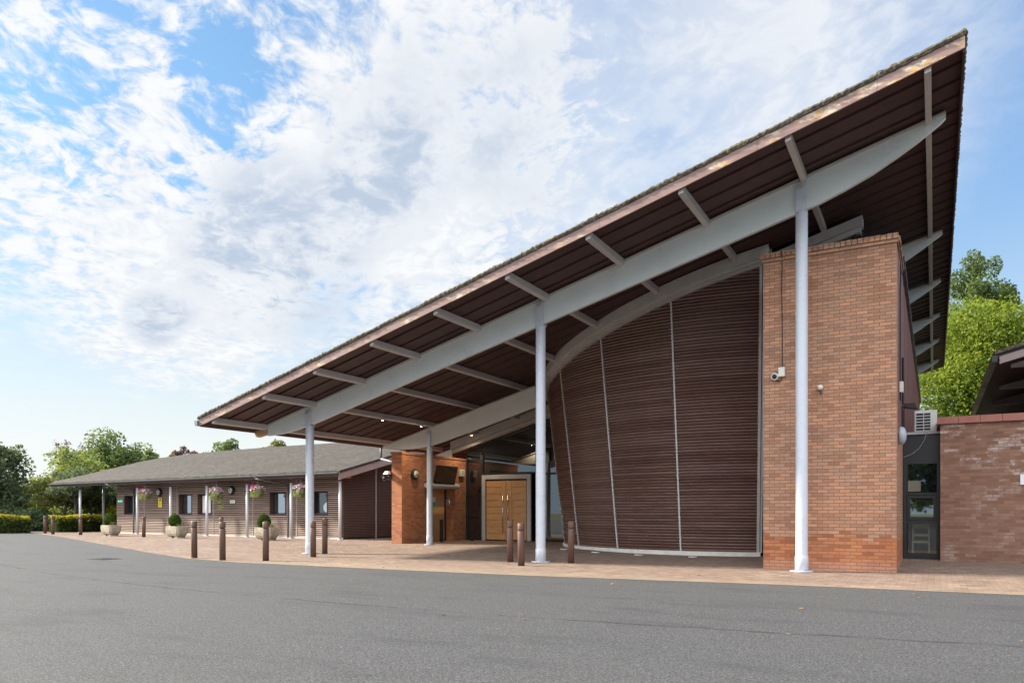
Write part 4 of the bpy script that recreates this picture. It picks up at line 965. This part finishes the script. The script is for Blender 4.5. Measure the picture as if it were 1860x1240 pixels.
tree('broadleaf_tree','distant green tree cut off by the lodge ridge below the canopy tip',(-70,58.2,0),9.6,(-69.6,58.3,7.2,3.3,2.8,2.6),28,LEAF_MID,.25,6500,.2,30,gap=.3)
tree('broadleaf_tree','distant pale green tree right of the other one above the lodge ridge',(-65.4,60.7,0),9,(-65.2,60.8,7.3,3.2,2.7,2.0),29,LEAF_OLIVE,.25,4600,.2,28,gap=.6)
tree('broadleaf_tree','low dark tree with a slim trunk seen under the lodge eave',(-50.6,31.2,.1),3.4,(-50.4,31.2,2.3,2.0,1.8,1.15),30,LEAF_DARK,.15,7000,.11,26)
tree('broadleaf_tree','leaning trunked tree behind the hedge beside the end column of the lodge',(-47.4,27.9,.1),4,(-47.9,28.0,3.0,2.2,1.8,1.1),31,LEAF_DARK,.16,5200,.13,24)
tree('bright_tree','bright yellow green tree behind the high end of the canopy',(2.5,54.8,0),14.8,(3.0,55.6,8.6,5.4,3.6,6.0),41,LEAF_BRIGHT,.18,70000,.3,70,gap=.3)
tree('tall_tree','tall darker green tree rising behind the bright yellow green one',(3.0,65.8,0),20.5,(2.7,65.8,15.4,2.9,3.0,5.6),42,LEAF_MID,.2,20000,.3,44,gap=.75)
tree('broadleaf_tree','wide leafy tree across the car park, mirrored in the annex window slot',(-3,-44,0),9,(-3,-44,4.6,6,4,4.5),71,LEAF_MID,.5,5000,.3,26,limbs=4)
tree('broadleaf_tree','paler leafy tree across the car park, right of the one mirrored in the window slot',(7,-47,0),9,(7,-47,4.5,5,4,4.4),72,LEAF_LIGHT,.5,4000,.3,24,limbs=4)
def hedge(label,pts,w,h,seed,n):
    rg=np.random.default_rng(seed); rx=random.Random(seed)
    t=empty('clipped_hedge',label,'hedge',(pts[0][0],pts[0][1],.1),0,'low clipped hedges at the far side of the car park')
    seg=list(zip(pts,pts[1:])); L=[math.dist(a,b) for a,b in seg]
    def surf(kind):
        (a,b),l=rx.choices(list(zip(seg,L)),L)[0]; f=rx.random(); x=a[0]+(b[0]-a[0])*f; y=a[1]+(b[1]-a[1])*f
        nx,ny=-(b[1]-a[1])/l,(b[0]-a[0])/l
        hh=h*(1+.06*math.sin(x*1.7)+.05*math.sin(y*3.1))
        if kind=='top':
            o=rx.uniform(-w,w)*1.05; z=hh-.36*rx.random()**1.6+.08 if abs(o)>w*.75 else hh-.12+rx.random()*.2
        else: o=rx.choice((-w,w))*(1+rx.uniform(-.22,.06)); z=rx.uniform(0,hh-.1)
        return (x+nx*o,y+ny*o,.1+z)
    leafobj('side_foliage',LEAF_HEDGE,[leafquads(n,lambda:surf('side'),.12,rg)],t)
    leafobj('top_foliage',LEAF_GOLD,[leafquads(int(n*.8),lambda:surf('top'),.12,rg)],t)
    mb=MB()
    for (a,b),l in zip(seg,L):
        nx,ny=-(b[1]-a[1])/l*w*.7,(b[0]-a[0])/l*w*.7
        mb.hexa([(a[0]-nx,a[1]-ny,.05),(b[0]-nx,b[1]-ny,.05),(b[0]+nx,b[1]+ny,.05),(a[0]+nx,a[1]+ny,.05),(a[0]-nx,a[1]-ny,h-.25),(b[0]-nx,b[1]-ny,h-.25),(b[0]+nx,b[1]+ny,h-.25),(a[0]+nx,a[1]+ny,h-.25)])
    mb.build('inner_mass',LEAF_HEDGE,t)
hedge('low golden topped hedge at the left edge of the photo, nearer the road',[(-48.5,20.5),(-46.2,22.7),(-45.9,24.1)],.45,.95,51,5000)
hedge('golden topped hedge running behind the far bollards to the lodge',[(-45.3,25.2),(-45.4,28.0),(-46.6,30.2),(-48.0,33.5)],.45,1.0,52,7000)
def shrub(label,c,r,seed,m,n=2200,leaf=.17):
    rg=np.random.default_rng(seed); rx=random.Random(seed)
    t=empty('shrub',label,'shrub',(c[0],c[1],0),0,'shrubs behind the hedges')
    cl=[(c[0]+rx.uniform(-.7,.7)*r[0],c[1]+rx.uniform(-.7,.7)*r[1],r[2]*rx.uniform(.3,.75),rx.uniform(.3,.5)) for _ in range(12)]
    def fn():
        q=rx.choice(cl); v=np.array([rx.gauss(0,1) for _ in range(3)]); v/=np.linalg.norm(v); d=rx.random()**.4
        return (q[0]+v[0]*r[0]*q[3]*d,q[1]+v[1]*r[1]*q[3]*d,max(.05,q[2]+v[2]*r[2]*q[3]*d))
    leafobj('foliage',m,[leafquads(n,fn,leaf,rg,.6)],t)
    mb=MB()
    for q in cl: mb.tube((c[0],c[1],0),(q[0],q[1],q[2]),.03,.015,5,False)
    mb.build('stem',BARK,t)
shrub('pale green bush behind the left hedge',(-54.5,24.2),(3.0,2.6,1.9),61,LEAF_LIGHT,3600)
shrub('dark green bush between the two hedges',(-51.0,27.0),(2.2,1.8,1.5),62,LEAF_DARK,3000)
shrub('light green bush behind the gap between the hedges',(-55.5,29.5),(2.8,2.4,2.1),63,LEAF_LIGHT,3600)
shrub('mid green bush below the rounded tree',(-57,32.5),(3.2,2.6,2.4),64,LEAF_MID,3600)
shrub('yellow green bush behind the second hedge near the lodge',(-49.3,32.0),(2.4,2.2,1.9),65,LEAF_GOLD,3000)
shrub('dark bush in the shade behind the lodge end',(-54,38.0),(4.0,3.0,3.2),66,LEAF_DARK,4200,.22)
shrub('dark mass of bush filling the view under the left tree',(-62,30.0),(4.0,4.0,3.6),67,LEAF_DARK,5200,.24)
shrub('dark bush behind the olive tree',(-63,37.0),(4.5,3.5,3.4),68,LEAF_DARK,5200,.24)
# ------------------------------------------------------------------ sun and sky
SUN=Vector((-1.6,-.42,1)).normalized()
el=math.asin(SUN.z); az=math.atan2(SUN.x,SUN.y)
ld=bpy.data.lights.new('sun','SUN'); ld.energy=4.6; ld.angle=R(4.5); ld.color=(1,.90,.76)
lo=bpy.data.objects.new('sun',ld); COL.objects.link(lo); lo.rotation_euler=(-SUN).to_track_quat('-Z','Y').to_euler(); lo.location=(-30,-20,40)
W=bpy.data.worlds.new('World'); sc.world=W; W.use_nodes=True; nt=W.node_tree; g=G(nt)
bg=nt.nodes['Background']
sky=nt.nodes.new('ShaderNodeTexSky'); sky.sky_type='NISHITA'; sky.sun_disc=False; sky.sun_elevation=el; sky.sun_rotation=az; sky.air_density=1.0; sky.dust_density=.6; sky.ozone_density=1.5
tc=nt.nodes.new('ShaderNodeTexCoord').outputs['Generated']
d=g.vm('NORMALIZE',tc); x=g.sep(d)
inv=g.m('DIVIDE',1,g.m('ADD',g.m('MAXIMUM',x[2],0),.16))
px=g.m('MULTIPLY',x[0],inv); py=g.m('MULTIPLY',x[1],inv)
pu=g.m('MULTIPLY',g.m('SUBTRACT',py,px),.7071); pw=g.m('MULTIPLY',g.m('ADD',py,px),.7071); pv=g.comb(pu,pw,0)
def dirv(u,v):
    q=U(u,v,1); return Vector((q[0],q[1],q[2]-1.3)).normalized()
def blob(u,v,r0,r1):   # soft patch of sky round one direction (degrees)
    return g.mapr(g.vm('DOT_PRODUCT',d,tuple(dirv(u,v))),math.cos(R(r1)),math.cos(R(r0)))
def sub(a,b): return g.m('SUBTRACT',a,b)
def add(*a):
    r=a[0]
    for q in a[1:]: r=g.m('ADD',r,q)
    return r
def mul(a,b): return g.m('MULTIPLY',a,b)
warp=g.vm('ADD',pv,g.vm('SCALE',g.vm('SUBTRACT',g.noise(pv,3.0,3,.5,col=True),(.5,.5,.5)),scale=.16))
fl=g.scale(warp,.80,1.0,1)
n1=g.noise(fl,2.6,5,.55,.2)                     # cloud banks
n2=g.noise(fl,9.0,5,.6,.3)                      # lumps
n3=g.noise(g.scale(warp,.9,1,1),23,4,.6,.35)     # mackerel puffs
n4=g.noise(warp,70,3,.6)
# patches of sky where the weather of this evening sits
bank=add(mul(blob(110,330,5,19),.30),mul(blob(700,170,5,17),.30),mul(blob(560,430,5,15),.42),mul(blob(330,520,3,12),.25),mul(blob(1000,330,4,17),.26),mul(blob(950,90,3,13),.14))
gap=add(mul(blob(440,180,1.0,5.0),.55),mul(blob(400,110,.6,3.6),.34),mul(blob(340,60,.6,3.5),.16),mul(blob(380,290,.5,4.5),.30),mul(blob(330,330,.3,3),.16),mul(blob(150,-10,2,7),.16),mul(blob(540,20,.5,3.5),.15),mul(blob(1080,60,1,5),.16),mul(blob(1480,-30,3,10),.25),mul(blob(1820,150,8,26),.5),mul(blob(780,330,.5,3),.14))
puffy=blob(100,300,8,24)
cov=add(.20,mul(sub(n1,.5),.9),mul(sub(n2,.5),1.15),mul(sub(n3,.5),add(.85,mul(puffy,.95))),mul(sub(n4,.5),.30),mul(bank,.85))
cov=sub(cov,gap)
back=g.mapr(g.vm('DOT_PRODUCT',d,(.20,-.98,0)),-.15,.55)   # unseen bright cloud behind the camera, added to light the building fronts
cov=add(cov,mul(back,.55))
elv=x[2]
low=g.mapr(add(elv,mul(sub(n1,.5),.25),mul(sub(n2,.5),.12),mul(blob(330,560,2,9),.10)),.17,.30)
cm=mul(g.mapr(cov,.12,.74),low)
veil=add(mul(blob(1200,230,5,21),.60),mul(blob(900,480,4,15),.30),mul(blob(1560,60,3,14),.30))
cm=g.m('MAXIMUM',cm,g.m('MINIMUM',mul(mul(veil,add(-.15,mul(n1,.9),mul(n2,.85),mul(n3,.5))),g.mapr(elv,.10,.30)),.92)); cm=g.m('MINIMUM',cm,1)
grey=add(mul(blob(520,455,1.5,7.5),1.0),mul(blob(430,470,.5,5),.6),mul(blob(700,340,1,5),.75),mul(blob(690,270,1,5),.5),mul(blob(280,577,.3,2.4),1.0),mul(blob(330,555,.3,2),.5),mul(blob(820,190,2,7),.45),mul(blob(950,230,2,8),.25),mul(blob(1200,250,4,16),.22))
grey=mul(g.m('MINIMUM',grey,1),g.mapr(add(n2,mul(sub(n1,.5),.8),mul(sub(n3,.5),.7)),.34,.72))
shade=mul(g.mapr(add(n3,mul(sub(n2,.5),.9)),.66,.36),.26)               # thin hollows between the puffs
KS=.10
cw=g.mix(g.m('MINIMUM',add(mul(grey,.95),shade),1),(3.72,3.76,3.80),(1.95,2.3,2.85))
cw=g.mix(back,cw,g.vm('SCALE',cw,scale=3.3))  # added rear cloud boosted above the rest as fill light for the fronts
skyc=g.mix(1.0,sky.outputs[0],(.74,.90,.98),'MULTIPLY')
skyc=g.mix(1.0,skyc,g.mix(blob(0,500,0,50),(1,1,1),(.62,.78,.80)),'MULTIPLY')
skyc=g.vm('SCALE',skyc,scale=g.mapr(elv,.0,.5,.58,1.0))
skyc=g.mix(mul(blob(60,200,5,32),.12),skyc,(2.9,3.3,3.7))
hz=mul(g.mapr(add(elv,mul(blob(100,900,5,50),.04)),.03,.44,1,0),.97)
skyc=g.mix(hz,skyc,g.mix(blob(150,900,5,50),(2.4,3.0,3.65),(3.72,3.74,3.66)))
c=g.mix(mul(cm,.97),skyc,cw)
nt.links.new(c,bg.inputs['Color']); bg.inputs['Strength'].default_value=KS
# ------------------------------------------------------------------ camera
cd=bpy.data.cameras.new('camera'); cam=bpy.data.objects.new('camera',cd); COL.objects.link(cam); sc.camera=cam
cam.location=(0,0,1.3); cam.rotation_euler=(R(90),0,math.atan(767/1360))
cd.sensor_width=36; cd.lens=1360/1860*36; cd.shift_y=310/1860; cd.clip_end=4000; cd.clip_start=.05
sc.view_settings.view_transform='Standard'; sc.view_settings.look='None'; sc.view_settings.exposure=1.4; sc.view_settings.gamma=1
sc.cycles.use_denoising=True
